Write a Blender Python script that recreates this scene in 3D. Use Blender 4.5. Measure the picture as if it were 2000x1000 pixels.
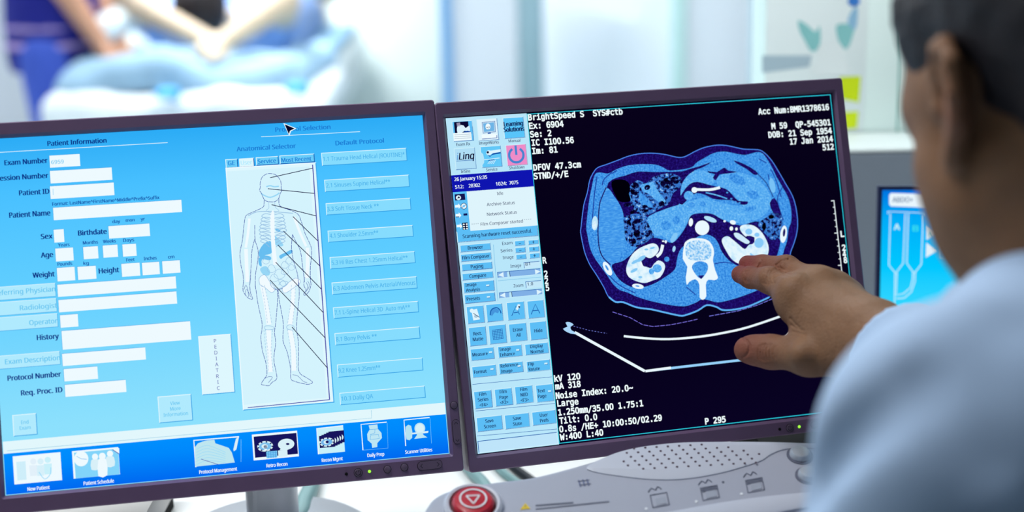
import bpy, bmesh, math, random, os
import numpy as np
from mathutils import Matrix, Vector, geometry
for o in list(bpy.data.objects): bpy.data.objects.remove(o)
SC = bpy.context.scene
COL = SC.collection
PI = math.pi

# ------------------------------------------------------------------ camera
CAM_Z = 1.32
F = 3000.0                                   # focal length in photo pixels (2000 wide)
PITCH, ROLL = 0.2507, 0.0211
CM = Matrix.Rotation(-PITCH, 3, 'X') @ Matrix.Rotation(ROLL, 3, 'Y')   # columns: right, forward, up
RT, FW, UP = CM.col[0].copy(), CM.col[1].copy(), CM.col[2].copy()
cd = bpy.data.cameras.new('camera'); cam = bpy.data.objects.new('camera', cd); COL.objects.link(cam)
cd.sensor_width = 36; cd.lens = F / 2000 * 36; cd.clip_start = .05; cd.clip_end = 60
m3 = Matrix((RT, UP, -FW)).transposed()
cam.matrix_world = Matrix.Translation((0, 0, CAM_Z)) @ m3.to_4x4()
cd.dof.use_dof = True; cd.dof.focus_distance = 1.365; cd.dof.aperture_fstop = 2.7
SC.camera = cam
EYE = Vector((0, 0, CAM_Z))

# ------------------------------------------------------------------ view, world
SC.view_settings.view_transform = 'Standard'
SC.view_settings.look = 'None'
SC.view_settings.exposure = 0.0
SC.view_settings.gamma = 1.0
SC.view_settings.use_curve_mapping = False
w = bpy.data.worlds.new('world'); SC.world = w; w.use_nodes = True
w.node_tree.nodes['Background'].inputs[0].default_value = (.55, .75, 1, 1)
w.node_tree.nodes['Background'].inputs[1].default_value = .05

def lin(c):
    out = []
    for v in c[:3]:
        v = v / 255
        out.append(v / 12.92 if v <= .04045 else ((v + .055) / 1.055) ** 2.4)
    return tuple(out) + (1,)

# ceiling lamps and one added fill: a housing, a diffuser and the light it gives
LAMPS = [  # x, y, z, sx, sy, watts, colour, label
    (-1.5, 5.0, 2.68, 1.2, 1.6, 150, (.93, .985, 1), 'wide ceiling light over the patient table in the scanner room'),
    (.45, 3.75, 2.68, 1.2, 1.2, 54, (.93, .985, 1), 'wide ceiling light in front of the far wall panels'),
    (-.85, 1.32, 2.60, 1.3, .24, 27, (.96, .99, 1), 'long narrow ceiling light over the left end of the desk'),
    (-.05, .85, 2.60, .5, .5, 2.1, (.56, .70, 1), 'added square fill light over the seated man'),  # unseen fill light added over the man, given a ceiling fitting
]

# ------------------------------------------------------------------ helpers
def C(px, py, d):
    """point seen at photo pixel (px,py), d metres along the view axis"""
    return EYE + (FW + RT * ((px - 1000) / F) - UP * ((py - 500) / F)) * d
def ray_plane(px, py, p0, n):
    r = FW + RT * ((px - 1000) / F) - UP * ((py - 500) / F)
    return EYE + r * ((p0 - EYE).dot(n) / r.dot(n))
def at_y(px, py, y):
    return ray_plane(px, py, Vector((0, y, 0)), Vector((0, 1, 0)))

MATS = {}
def mat(name, c, rough=.6, metal=0, spec=.4, noise=0, nscale=20, bump=0, bscale=200, sss=0, coat=0):
    if name in MATS: return MATS[name]
    m = bpy.data.materials.new(name); m.use_nodes = True
    nt = m.node_tree; b = nt.nodes['Principled BSDF']
    col = lin(c)
    b.inputs['Base Color'].default_value = col
    b.inputs['Roughness'].default_value = rough; b.inputs['Metallic'].default_value = metal
    b.inputs['Specular IOR Level'].default_value = spec
    if coat: b.inputs['Coat Weight'].default_value = coat
    tc = nt.nodes.new('ShaderNodeTexCoord')
    if noise:
        n = nt.nodes.new('ShaderNodeTexNoise'); n.inputs['Scale'].default_value = nscale; n.inputs['Detail'].default_value = 4
        nt.links.new(tc.outputs['Object'], n.inputs['Vector'])
        mx = nt.nodes.new('ShaderNodeMix'); mx.data_type = 'RGBA'
        mx.inputs[6].default_value = tuple(x * (1 - noise) for x in col[:3]) + (1,)
        mx.inputs[7].default_value = tuple(min(1, x * (1 + noise)) for x in col[:3]) + (1,)
        nt.links.new(n.outputs['Fac'], mx.inputs[0]); nt.links.new(mx.outputs[2], b.inputs['Base Color'])
    if bump:
        n = nt.nodes.new('ShaderNodeTexNoise'); n.inputs['Scale'].default_value = bscale; n.inputs['Detail'].default_value = 5
        nt.links.new(tc.outputs['Object'], n.inputs['Vector'])
        bp = nt.nodes.new('ShaderNodeBump'); bp.inputs['Strength'].default_value = bump; bp.inputs['Distance'].default_value = .002
        nt.links.new(n.outputs['Fac'], bp.inputs['Height']); nt.links.new(bp.outputs[0], b.inputs['Normal'])
    if sss:
        b.inputs['Subsurface Weight'].default_value = sss
        b.inputs['Subsurface Radius'].default_value = (.008, .003, .0015); b.inputs['Subsurface Scale'].default_value = 1
    MATS[name] = m; return m
def emit(c, s=1.0):
    key = 'lit_%d_%d_%d_%.2f' % (c[0], c[1], c[2], s)
    if key in MATS: return MATS[key]
    m = bpy.data.materials.new(key); m.use_nodes = True; nt = m.node_tree; nt.nodes.clear()
    e = nt.nodes.new('ShaderNodeEmission'); e.inputs[0].default_value = lin(c); e.inputs[1].default_value = s
    o = nt.nodes.new('ShaderNodeOutputMaterial'); nt.links.new(e.outputs[0], o.inputs[0])
    MATS[key] = m; return m
def emit_noise(name, stops, scale, detail=5, stretch=(1, 1, 1), rough=.6):
    """a displayed picture area whose pixel values follow a noise pattern"""
    m = bpy.data.materials.new(name); m.use_nodes = True; nt = m.node_tree; nt.nodes.clear()
    tc = nt.nodes.new('ShaderNodeTexCoord'); mp = nt.nodes.new('ShaderNodeMapping'); mp.inputs['Scale'].default_value = stretch
    n = nt.nodes.new('ShaderNodeTexNoise'); n.inputs['Scale'].default_value = scale; n.inputs['Detail'].default_value = detail; n.inputs['Roughness'].default_value = rough
    r = nt.nodes.new('ShaderNodeValToRGB'); el = r.color_ramp.elements
    while len(el) < len(stops): el.new(.5)
    for e_, (p, c) in zip(el, stops): e_.position = p; e_.color = lin(c)
    e = nt.nodes.new('ShaderNodeEmission'); o = nt.nodes.new('ShaderNodeOutputMaterial')
    nt.links.new(tc.outputs['Object'], mp.inputs[0]); nt.links.new(mp.outputs[0], n.inputs['Vector'])
    nt.links.new(n.outputs['Fac'], r.inputs[0]); nt.links.new(r.outputs[0], e.inputs[0]); nt.links.new(e.outputs[0], o.inputs[0])
    MATS[name] = m; return m
def emit_grad(name, z0, z1, stops):
    """a glowing background that runs from one colour to another up the screen"""
    m = bpy.data.materials.new(name); m.use_nodes = True; nt = m.node_tree; nt.nodes.clear()
    tc = nt.nodes.new('ShaderNodeTexCoord'); sx = nt.nodes.new('ShaderNodeSeparateXYZ')
    mr = nt.nodes.new('ShaderNodeMapRange'); mr.inputs[1].default_value = z0; mr.inputs[2].default_value = z1
    r = nt.nodes.new('ShaderNodeValToRGB'); el = r.color_ramp.elements
    while len(el) < len(stops): el.new(.5)
    for e_, (p, c) in zip(el, stops): e_.position = p; e_.color = lin(c)
    e = nt.nodes.new('ShaderNodeEmission'); o = nt.nodes.new('ShaderNodeOutputMaterial')
    nt.links.new(tc.outputs['Object'], sx.inputs[0]); nt.links.new(sx.outputs[2], mr.inputs[0]); nt.links.new(mr.outputs[0], r.inputs[0])
    nt.links.new(r.outputs[0], e.inputs[0]); nt.links.new(e.outputs[0], o.inputs[0])
    MATS[name] = m; return m

def tag(o, label=None, cat=None, group=None, kind=None):
    if label: o['label'] = label
    if cat: o['category'] = cat
    if group: o['group'] = group
    if kind: o['kind'] = kind
    return o
def thing(name, label, cat, loc=(0, 0, 0), rz=0, group=None):
    o = bpy.data.objects.new(name, None); COL.objects.link(o)
    o.location = loc; o.rotation_euler = (0, 0, rz); o.empty_display_size = .05
    o['_m'] = 0; del o['_m']
    return tag(o, label, cat, group)
def root_matrix(o):
    return Matrix.Translation(o.location) @ o.rotation_euler.to_matrix().to_4x4()

class MB:
    """collects shapes and links them as ONE mesh object"""
    def __init__(s, M=None):
        s.v = []; s.f = []; s.mi = []; s.mats = []; s.M = M or Matrix(); s.smooth = []
    def slot(s, m):
        if m not in s.mats: s.mats.append(m)
        return s.mats.index(m)
    def add(s, vs, fs, m, smooth=False, M=None):
        T = s.M @ M if M is not None else s.M
        b = len(s.v); s.v += [T @ Vector(v) for v in vs]; k = s.slot(m)
        for f in fs: s.f.append([b + i for i in f]); s.mi.append(k); s.smooth.append(smooth)
    def box(s, lo, hi, m, M=None, bev=0, seg=2):
        bm = bmesh.new(); bmesh.ops.create_cube(bm, size=1)
        for v in bm.verts:
            v.co = Vector([lo[i] + (hi[i] - lo[i]) * (v.co[i] + .5) for i in range(3)])
        if bev: bmesh.ops.bevel(bm, geom=list(bm.edges), offset=bev, segments=seg, affect='EDGES', profile=.5)
        s.frombm(bm, m, M, bool(bev))
    def frombm(s, bm, m, M=None, smooth=False):
        bm.verts.index_update()
        s.add([v.co.copy() for v in bm.verts], [[v.index for v in f.verts] for f in bm.faces], m, smooth, M); bm.free()
    def lathe(s, prof, m, M=None, n=32, smooth=True):
        """prof: (radius, height) pairs round the z axis"""
        vs = []; fs = []
        for (r, z) in prof:
            for i in range(n): a = 2 * PI * i / n; vs.append((r * math.cos(a), r * math.sin(a), z))
        for j in range(len(prof) - 1):
            for i in range(n):
                fs.append((j * n + i, j * n + (i + 1) % n, (j + 1) * n + (i + 1) % n, (j + 1) * n + i))
        fs.append(tuple(range(n))[::-1]); fs.append(tuple((len(prof) - 1) * n + i for i in range(n)))
        s.add(vs, fs, m, smooth, M)
    def tube(s, pts, r, m, n=10, M=None):
        pts = [Vector(p) for p in pts]; vs = []; fs = []
        up = Vector((0, 0, 1))
        for i, p in enumerate(pts):
            t = (pts[min(i + 1, len(pts) - 1)] - pts[max(i - 1, 0)]).normalized()
            a = t.cross(up if abs(t.z) < .95 else Vector((1, 0, 0))).normalized(); b = t.cross(a)
            rr = r[i] if isinstance(r, (list, tuple)) else r
            for k in range(n): q = 2 * PI * k / n; vs.append(p + (a * math.cos(q) + b * math.sin(q)) * rr)
        for i in range(len(pts) - 1):
            for k in range(n): fs.append((i * n + k, i * n + (k + 1) % n, (i + 1) * n + (k + 1) % n, (i + 1) * n + k))
        fs.append(tuple(range(n))[::-1]); fs.append(tuple((len(pts) - 1) * n + k for k in range(n)))
        s.add(vs, fs, m, True, M)
    def prism(s, pts, y0, y1, m, M=None, smooth=False):
        """outline in x,z swept from y0 to y1"""
        n = len(pts)
        vs = [(x, y0, z) for x, z in pts] + [(x, y1, z) for x, z in pts]
        tri = geometry.tessellate_polygon([[Vector((x, z, 0)) for x, z in pts]])
        fs = [tuple(t) for t in tri] + [tuple(i + n for i in reversed(t)) for t in tri]
        fs += [(i, (i + 1) % n, (i + 1) % n + n, i + n) for i in range(n)]
        s.add(vs, fs, m, smooth, M)
    def build(s, name, parent=None, auto=True):
        me = bpy.data.meshes.new(name); me.from_pydata([tuple(v) for v in s.v], [], s.f)
        for m in s.mats: me.materials.append(m)
        me.polygons.foreach_set('material_index', s.mi); me.polygons.foreach_set('use_smooth', s.smooth)
        me.update()
        bm = bmesh.new(); bm.from_mesh(me); bmesh.ops.recalc_face_normals(bm, faces=bm.faces)
        if auto:
            for e in bm.edges:
                if len(e.link_faces) == 2 and e.calc_face_angle(0) > .7: e.smooth = False
        bm.to_mesh(me); bm.free()
        o = bpy.data.objects.new(name, me); COL.objects.link(o)
        if parent is not None: o.parent = parent
        return o
def struct(name, mb):
    return tag(mb.build(name), kind='structure')
def rrect(x0, z0, x1, z1, r, n=5):
    pts = []
    for cx, cz, a0 in ((x1 - r, z1 - r, 0), (x0 + r, z1 - r, PI / 2), (x0 + r, z0 + r, PI), (x1 - r, z0 + r, 1.5 * PI)):
        for i in range(n + 1):
            a = a0 + PI / 2 * i / n; pts.append((cx + r * math.cos(a), cz + r * math.sin(a)))
    return pts
def smooth(pts, n=4, closed=True):
    P = [Vector((p[0], p[1])) for p in pts]; N = len(P); out = []
    for i in range(N if closed else N - 1):
        if closed: a, b, c, d = P[i - 1], P[i], P[(i + 1) % N], P[(i + 2) % N]
        else: a, b, c, d = P[max(i - 1, 0)], P[i], P[i + 1], P[min(i + 2, N - 1)]
        for k in range(n):
            t = k / n
            q = .5 * ((2 * b) + (c - a) * t + (2 * a - 5 * b + 4 * c - d) * t * t + (3 * b - a - 3 * c + d) * t ** 3)
            out.append((q.x, q.y))
    if not closed: out.append(tuple(P[-1]))
    return out

# ------------------------------------------------------------------ lettering
FDIR = bpy.utils.system_resource('DATAFILES', path='fonts') or ''
def font(fn):
    p = os.path.join(FDIR, fn)
    try: return bpy.data.fonts.load(p) if os.path.exists(p) else None
    except Exception: return None
FONTS = {'sans': font('NotoSansHebrew-Regular.woff2'), 'mono': font('DejaVuSansMono.woff2')}
TC = {}
def glyphs(s, fnt='sans', bold=0.0, shear=0.0):
    """flat outlines of a line of text: vertices with cap height 1, triangles, width"""
    if fnt == 'mono': s = s.replace('0', 'O')          # the viewer's zeros are plain ovals
    key = (s, fnt, bold, shear)
    if key in TC: return TC[key]
    cu = bpy.data.curves.new('t', 'FONT'); cu.body = s; cu.size = 1; cu.resolution_u = 3; cu.shear = shear
    if fnt == 'mono': cu.offset = bold
    if FONTS[fnt]: cu.font = FONTS[fnt]
    ob = bpy.data.objects.new('t', cu)
    me = bpy.data.meshes.new_from_object(ob)
    v = np.zeros(len(me.vertices) * 3); me.vertices.foreach_get('co', v); v = v.reshape(-1, 3)[:, :2]
    f = [tuple(p.vertices) for p in me.polygons]
    bpy.data.objects.remove(ob); bpy.data.curves.remove(cu); bpy.data.meshes.remove(me)
    cap = CAP.get(fnt, .7)
    if len(v):
        v = v / cap; v[:, 0] -= v[:, 0].min(); wd = v[:, 0].max()
    else: wd = 1
    TC[key] = (v, f, wd); return TC[key]

CAP = {}
for _f in ('sans', 'mono'):
    CAP[_f] = 1.0
    CAP[_f] = float(glyphs('H', _f)[0][:, 1].max())
TC.clear()
print('cap heights', CAP)

# ------------------------------------------------------------------ drawing on a flat panel
def homography(src, dst):
    A = []
    for (x, y), (u, v) in zip(src, dst):
        A.append([x, y, 1, 0, 0, 0, -u * x, -u * y, -u]); A.append([0, 0, 0, x, y, 1, -v * x, -v * y, -v])
    return np.linalg.svd(np.array(A, float))[2][-1].reshape(3, 3)
class UI:
    """draws flat marks on a panel; positions are read off the photograph and mapped to the panel's own metres"""
    def __init__(s, fn, px, M, parent, lay=.00007):
        s.fn = fn; s.px = px; s.M = M; s.parent = parent; s.lay = lay; s.mb = None; s.base = 1
    def P(s, x, y): return s.fn(x, y)
    def begin(s, name, base=1): s.name = name; s.mb = MB(s.M); s.base = base
    def end(s):
        if s.mb.v: return s.mb.build(s.name, s.parent, auto=False)
    def put(s, pts, m, l, tri=None):
        y = -(s.base + l) * s.lay
        if tri is None: tri = geometry.tessellate_polygon([[Vector((p[0], p[1], 0)) for p in pts]])
        s.mb.add([(p[0], y, p[1]) for p in pts], [tuple(t) for t in tri], m)
    def box(s, tl, br):
        a = s.P(*tl); b = s.P(*br); return a[0], b[1], b[0], a[1]
    def rect(s, tl, br, m, l=0):
        x0, z0, x1, z1 = s.box(tl, br); s.put([(x0, z0), (x1, z0), (x1, z1), (x0, z1)], m, l)
    def lrect(s, x0, z0, x1, z1, m, l=0): s.put([(x0, z0), (x1, z0), (x1, z1), (x0, z1)], m, l)
    def poly(s, pts, m, l=0, sm=0):
        q = [s.P(*p) for p in (smooth(pts, sm) if sm else pts)]; s.put(q, m, l)
    def ell(s, c, rx, ry, m, l=0, rot=0, n=24):
        pts = []
        for i in range(n):
            a = 2 * PI * i / n; x = rx * math.cos(a); y = ry * math.sin(a)
            pts.append((c[0] + x * math.cos(rot) - y * math.sin(rot), c[1] + x * math.sin(rot) + y * math.cos(rot)))
        s.poly(pts, m, l)
    def stroke(s, pts, w, m, l=0, sm=0, closed=False):
        if sm: pts = smooth(pts, sm, closed)
        q = [Vector(s.P(*p)) for p in pts]
        if closed: q.append(q[0])
        w = w * s.px / 2; n = len(q); L = []; R = []
        for i in range(n):
            a = q[i] - q[i - 1] if i else (q[0] - q[-2] if closed else q[1] - q[0])
            b = q[i + 1] - q[i] if i < n - 1 else (q[1] - q[0] if closed else q[-1] - q[-2])
            if a.length < 1e-9: a = b
            if b.length < 1e-9: b = a
            t = a.normalized() + b.normalized()
            if t.length < 1e-6: t = a
            t.normalize(); nn = Vector((-t.y, t.x)); L.append(q[i] + nn * w); R.append(q[i] - nn * w)
        tri = [(i, i + 1, n + i + 1, n + i) for i in range(n - 1)]
        s.put([tuple(p) for p in L + R], m, l, tri)
    def dashes(s, pts, w, m, l=0, on=5, off=4):
        pts = [Vector(p) for p in pts]; acc = 0; seg = []
        for a, b in zip(pts, pts[1:]):
            L = (b - a).length; t = 0
            while t < L:
                ph = (acc + t) % (on + off)
                if ph < on:
                    e = min(L, t + on - ph); s.stroke([a.lerp(b, t / L), a.lerp(b, e / L)], w, m, l); t = e + 1e-4
                else: t += on + off - ph + 1e-4
            acc += L
    def text(s, body, x0, yb, x1, cap, m, l=1, fnt='sans', bold=.014, shear=0):
        v, f, wd = glyphs(body, fnt, bold, shear)
        if not len(v): return
        a = s.P(x0, yb); b = s.P(x1, yb); sx = abs(b[0] - a[0]) / wd; sz = cap * s.px
        for k in ((0,) if fnt == 'mono' or bold <= 0 else (-1.3, 0, 1.3)):
            s.put([(a[0] + p[0] * sx + k * bold * sz, a[1] + p[1] * sz) for p in v], m, l, f)
    def ctext(s, lines, box, cap, m, l=2, bold=.014, lead=1.75, squeeze=.86, left=False, dx=0):
        x0, z0, x1, z1 = box; n = len(lines); ch = cap * s.px; h = ch * lead
        for i, t in enumerate(lines):
            v, f, wd = glyphs(t, 'sans', bold, 0)
            sx = min(ch * squeeze, (x1 - x0) * .92 / wd)
            xc = (x0 + x1) / 2 - wd * sx / 2 + dx * s.px if not left else x0 + .06 * (x1 - x0)
            zc = (z0 + z1) / 2 + (n - 1) * h / 2 - i * h - ch / 2
            for k in ((0,) if bold <= 0 else (-1.3, 1.3)):
                s.put([(xc + p[0] * sx + k * bold * ch, zc + p[1] * ch) for p in v], m, l, f)
    def button(s, tl, br, fill, hi, lo, l=0, w=1.6):
        x0, z0, x1, z1 = s.box(tl, br); e = w * s.px
        s.lrect(x0 - e, z0 - e, x1 + e, z1 + e, lo, l)
        s.put([(x0 - e, z0 - e), (x0, z0), (x1, z1), (x1 + e, z1 + e), (x0 - e, z1 + e)], hi, l + .4)
        s.lrect(x0, z0, x1, z1, fill, l + .8)
        return x0, z0, x1, z1
# ------------------------------------------------------------------ materials
M_bezel = mat('charcoal_plastic', (106, 82, 112), .42, spec=.5, noise=.06, nscale=60, bump=.05, bscale=900)
M_shell = mat('dark_shell_plastic', (60, 50, 64), .5, noise=.05)
M_btn = mat('button_plastic', (98, 80, 102), .4, noise=.04)
M_line = mat('black_print', (20, 16, 24), .6)
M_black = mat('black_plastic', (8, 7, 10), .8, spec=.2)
M_silver = mat('silver_plastic', (196, 200, 208), .35, metal=.35, noise=.03)
M_wall = mat('pale_wall_paint', (210, 214, 222), .7, noise=.02, nscale=3)
M_wallg = mat('greenish_wall_paint', (226, 246, 242), .7, noise=.02, nscale=3)
M_floor = mat('pale_vinyl_floor', (206, 220, 226), .45, noise=.05, nscale=9)
M_ceil = mat('ceiling_board', (226, 230, 230), .8, noise=.03, nscale=14)
M_part = mat('grey_partition_board', (112, 122, 134), .6, noise=.03, nscale=30)
M_sill = mat('white_sill', (214, 222, 222), .45, noise=.02)
M_desk = mat('white_desk_laminate', (252, 251, 250), .4, noise=.015, nscale=12)
M_metal = mat('grey_desk_metal', (120, 124, 130), .4, metal=.7, noise=.04)
M_blue = mat('blue_trim_paint', (112, 160, 206), .5, noise=.04)
M_grey = mat('grey_green_trim_paint', (150, 178, 188), .6, noise=.03)
M_lamp = emit((250, 253, 255), 1.5)

# ------------------------------------------------------------------ room shell
def slab(name, lo, hi, m):
    b = MB(); b.box(lo, hi, m); return struct(name, b)
slab('floor', (-4.5, -2.6, -.1), (4.5, 8.3, 0), M_floor)
slab('ceiling', (-4.5, -2.6, 2.75), (4.5, 8.3, 2.85), M_ceil)
slab('wall_left', (-4.5, -2.6, 0), (-4.4, 8.3, 2.75), M_wall)
slab('wall_right', (4.4, -2.6, 0), (4.5, 8.3, 2.75), M_wall)
slab('wall_front', (-4.4, -2.6, 0), (4.4, -2.5, 2.75), mat('slate_blue_wall_paint', (70, 82, 104), .8, noise=.03, nscale=4))
slab('wall_far', (-4.4, 8.2, 0), (4.4, 8.3, 2.75), M_wall)
PY = 1.86                                            # half wall between the console desk and the scanner room
ztop = at_y(1700, 297, PY).z
b = MB(); b.box((-4.4, PY, 0), (4.4, PY + .10, ztop - .002), M_part, bev=.004); struct('wall_partition', b)
b = MB(); b.box((-4.4, PY + .001, ztop - .0015), (4.4, PY + .115, ztop + .004), M_sill, bev=.003); struct('trim_1', b)
xw = at_y(1488, 100, 2.0).x                          # wall to the right of the opening
b = MB(); b.box((xw, 1.98, ztop - .1), (4.4, 2.08, 2.75), M_wallg, bev=.004); struct('wall_back', b)
slab('trim_2', (-4.4, 1.96, 2.2), (xw, 2.06, 2.75), M_wall)     # lintel over the opening

# panels and posts of the scanner room, beyond the opening
def post(name, pxa, pxb, y, m, th=.06, z1=2.75):
    xa = at_y(pxa, 120, y).x; xb = at_y(pxb, 120, y).x
    b = MB(); b.box((xa, y, 0), (xb, y + th, z1), m, bev=.004); return struct(name, b)
post('trim_3', 862, 884, 5.0, M_blue, .12)
post('wall_inner_middle', 884, 1012, 5.02, M_wall, .10)
post('trim_4', 1012, 1062, 5.06, M_grey, .06)
post('wall_inner_right', 1062, 1312, 5.02, mat('pale_blue_panel', (234, 238, 246), .6, noise=.02, nscale=2), .10)
post('trim_5', 1312, 1340, 5.0, mat('pale_green_trim', (186, 216, 214), .6, noise=.03), .12)
post('wall_inner_end', 1340, 1478, 5.02, M_wall, .10)
post('trim_6', 1474, 1500, 4.0, M_grey, .08)

# lamps
for i, (x, y, z, sx, sy, wt, c, lab) in enumerate(LAMPS):
    t = thing('ceiling_light', lab, 'light', (x, y, z), 0, 'ceiling lights')
    b = MB(); b.box((-sx / 2 - .04, -sy / 2 - .04, .01), (sx / 2 + .04, sy / 2 + .04, .07), M_sill, bev=.006); b.build('housing', t)
    b = MB(); b.box((-sx / 2, -sy / 2, .0), (sx / 2, sy / 2, .012), M_lamp); b.build('diffuser', t)
    ld = bpy.data.lights.new('lamp_light', 'AREA'); ld.shape = 'RECTANGLE'; ld.size = sx; ld.size_y = sy; ld.energy = wt; ld.color = c
    lo = bpy.data.objects.new('lamp_light', ld); COL.objects.link(lo); lo.parent = t; lo.location = (0, 0, -.01)

t = thing('added_wall_spot', 'added round spotlight, unseen, brightening the wall with the poster', 'light', (.80, 1.30, 2.68))  # unseen spot added to brighten the poster wall, set in a ceiling fitting
b = MB(); b.lathe([(.07, .0), (.075, .0), (.075, .07), (.001, .07)], M_sill, None, 28); b.build('housing', t)
b = MB(); b.lathe([(.06, .004), (.06, .008)], M_lamp, None, 28); b.build('diffuser', t)
ld = bpy.data.lights.new('spot_light', 'SPOT'); ld.energy = 105; ld.spot_size = math.radians(46); ld.spot_blend = .5; ld.shadow_soft_size = .05; ld.color = (.95, 1, .98)
lo = bpy.data.objects.new('spot_light', ld); COL.objects.link(lo); lo.parent = t; lo.location = (0, 0, -.01)
lo.rotation_euler = Vector((-.12, .68, -1.42)).to_track_quat('-Z', 'Y').to_euler()

# ------------------------------------------------------------------ desk
DZ = .70
b = thing('console_desk', 'long white laminate desk under the two monitors and the scanner console', 'desk', (0, 1.35, 0))
d = MB(); d.box((-1.5, -.30, DZ - .035), (1.55, .495, DZ), M_desk, bev=.004); d.build('desktop', b)
for x in (-1.42, .02, 1.46):
    d = MB(); d.box((x - .02, -.22, 0), (x + .02, .45, DZ - .035), M_metal, bev=.004); d.build('leg_panel', b)
d = MB(); d.box((-1.40, .42, .35), (1.44, .44, DZ - .035), M_metal); d.build('modesty_panel', b)

# ------------------------------------------------------------------ monitors
W, H = .376, .301
QL = [(-28, 271.6), (820, 223), (876, 888), (13, 969)]
QR = [(871, 232), (1623, 183), (1689, 797.5), (932, 887)]
DST = [(-W / 2, H / 2), (W / 2, H / 2), (W / 2, -H / 2), (-W / 2, -H / 2)]
HEAD = {'L': (Vector((-.2536, 1.2831, -.3619 + CAM_Z)), .1836, .3183, -.0048), 'R': (Vector((.1368, 1.3679, -.3641 + CAM_Z)), .245, .3047, -.003)}
def monitor(key, quad, label, bez, depth=.052, scol=0):
    c, yaw, tilt, mr = HEAD[key]
    Hm = Matrix.Translation(c) @ Matrix.Rotation(yaw, 4, 'Z') @ Matrix.Rotation(-tilt, 4, 'X') @ Matrix.Rotation(mr, 4, 'Y')
    back = Hm.to_3x3() @ Vector((0, 1, 0))
    base = Vector((c.x, c.y, DZ)) + Vector((back.x, back.y, 0)).normalized() * .085
    t = thing('monitor', label, 'monitor', base, yaw, 'pair of monitors on the desk')
    A = root_matrix(t).inverted() @ Hm
    bl, br_, bt, bb = bez
    x0, x1, z0, z1 = -W / 2 - bl, W / 2 + br_, -H / 2 - bb, H / 2 + bt
    # bezel: outer rim, front face, inner lip down to the glass
    loops = []
    n = None
    def loop(a, b_, cc, dd, r, y): return [(p[0], y, p[1]) for p in rrect(a, b_, cc, dd, r)]
    e = .0015
    loops = [loop(x0, z0, x1, z1, .0028, .020), loop(x0, z0, x1, z1, .0028, -.0040), loop(x0 + e * .6, z0 + e * .6, x1 - e * .6, z1 - e * .6, .0024, -.005),
             loop(-W / 2 - .0032, -H / 2 - .0032, W / 2 + .0032, H / 2 + .0032, .002, -.005), loop(-W / 2 - .001, -H / 2 - .001, W / 2 + .001, H / 2 + .001, .001, -.0018),
             loop(-W / 2 - .0006, -H / 2 - .0006, W / 2 + .0006, H / 2 + .0006, .001, .002)]
    n = len(loops[0]); vs = sum(loops, []); fs = []
    for j in range(len(loops) - 1):
        for i in range(n): fs.append((j * n + i, j * n + (i + 1) % n, (j + 1) * n + (i + 1) % n, (j + 1) * n + i))
    b = MB(A); b.add(vs, fs, M_bezel, False); b.build('bezel', t)
    # back shell
    b = MB(A)
    sh = [loop(x0 + .002, z0 + .002, x1 - .002, z1 - .002, .006, .0201), loop(x0 + .02, z0 + .02, x1 - .02, z1 - .02, .012, depth), ]
    vs = sum(sh, []); fs = [(i, (i + 1) % n, n + (i + 1) % n, n + i) for i in range(n)] + [tuple(range(n, 2 * n)), tuple(range(n))]
    b.add(vs, fs, M_shell); b.build('back_shell', t)
    # stand: base plate, column, neck
    b = MB(); b.lathe([(.095, 0), (.095, .006), (.088, .011), (.03, .014)], M_silver, Matrix.Translation((scol, -.03, 0)), 40); b.build('stand_base', t)
    b = MB(); b.lathe([(.0245, .010), (.0245, .19), (.022, .20)], M_silver, Matrix.Translation((scol, -.02, 0)), 32); b.build('stand_column', t)
    b = MB(A); b.box((-.05, depth - .004, -.06), (.05, depth + .02, .05), M_shell, bev=.006)
    b.build('tilt_bracket', t)
    # the lit panel
    hm = homography(quad, DST)
    def fn(x, y):
        q = hm @ np.array([x, y, 1.0]); return (q[0] / q[2], q[1] / q[2])
    return t, A, fn
def flat_disc(ui, name, c, r, h, m, parent, ring=None, mark=None):
    """a round button standing proud of the bezel at photo pixel c"""
    x, z = ui.P(*c); b = MB(ui.M)
    M = Matrix.Translation((x, -.005, z)) @ Matrix.Rotation(PI / 2, 4, 'X')
    if ring: b.lathe([(r * 1.16, -.0005), (r * 1.16, .0003)], ring, M, 24)
    b.lathe([(r, -.001), (r, h * .7), (r * .88, h)], m, M, 24)
    if mark: mark(b, x, z, h)
    return b.build(name, parent)
def power_mark(b, x, z, h):
    y = -.005 - h - .0001; r = .0022; w = .0003; vs = []; fs = []
    for i in range(25):
        a = PI / 2 + .5 + (2 * PI - 1.0) * i / 24
        for q in (r - w, r + w): vs.append((x + q * math.cos(a), y, z + q * math.sin(a)))
    fs = [(2 * i, 2 * i + 1, 2 * i + 3, 2 * i + 2) for i in range(24)]
    b.add(vs, fs, M_line)
    b.add([(x - w, y, z + .0004), (x + w, y, z + .0004), (x + w, y, z + .0028), (x - w, y, z + .0028)], [(0, 1, 2, 3)], M_line)
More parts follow.
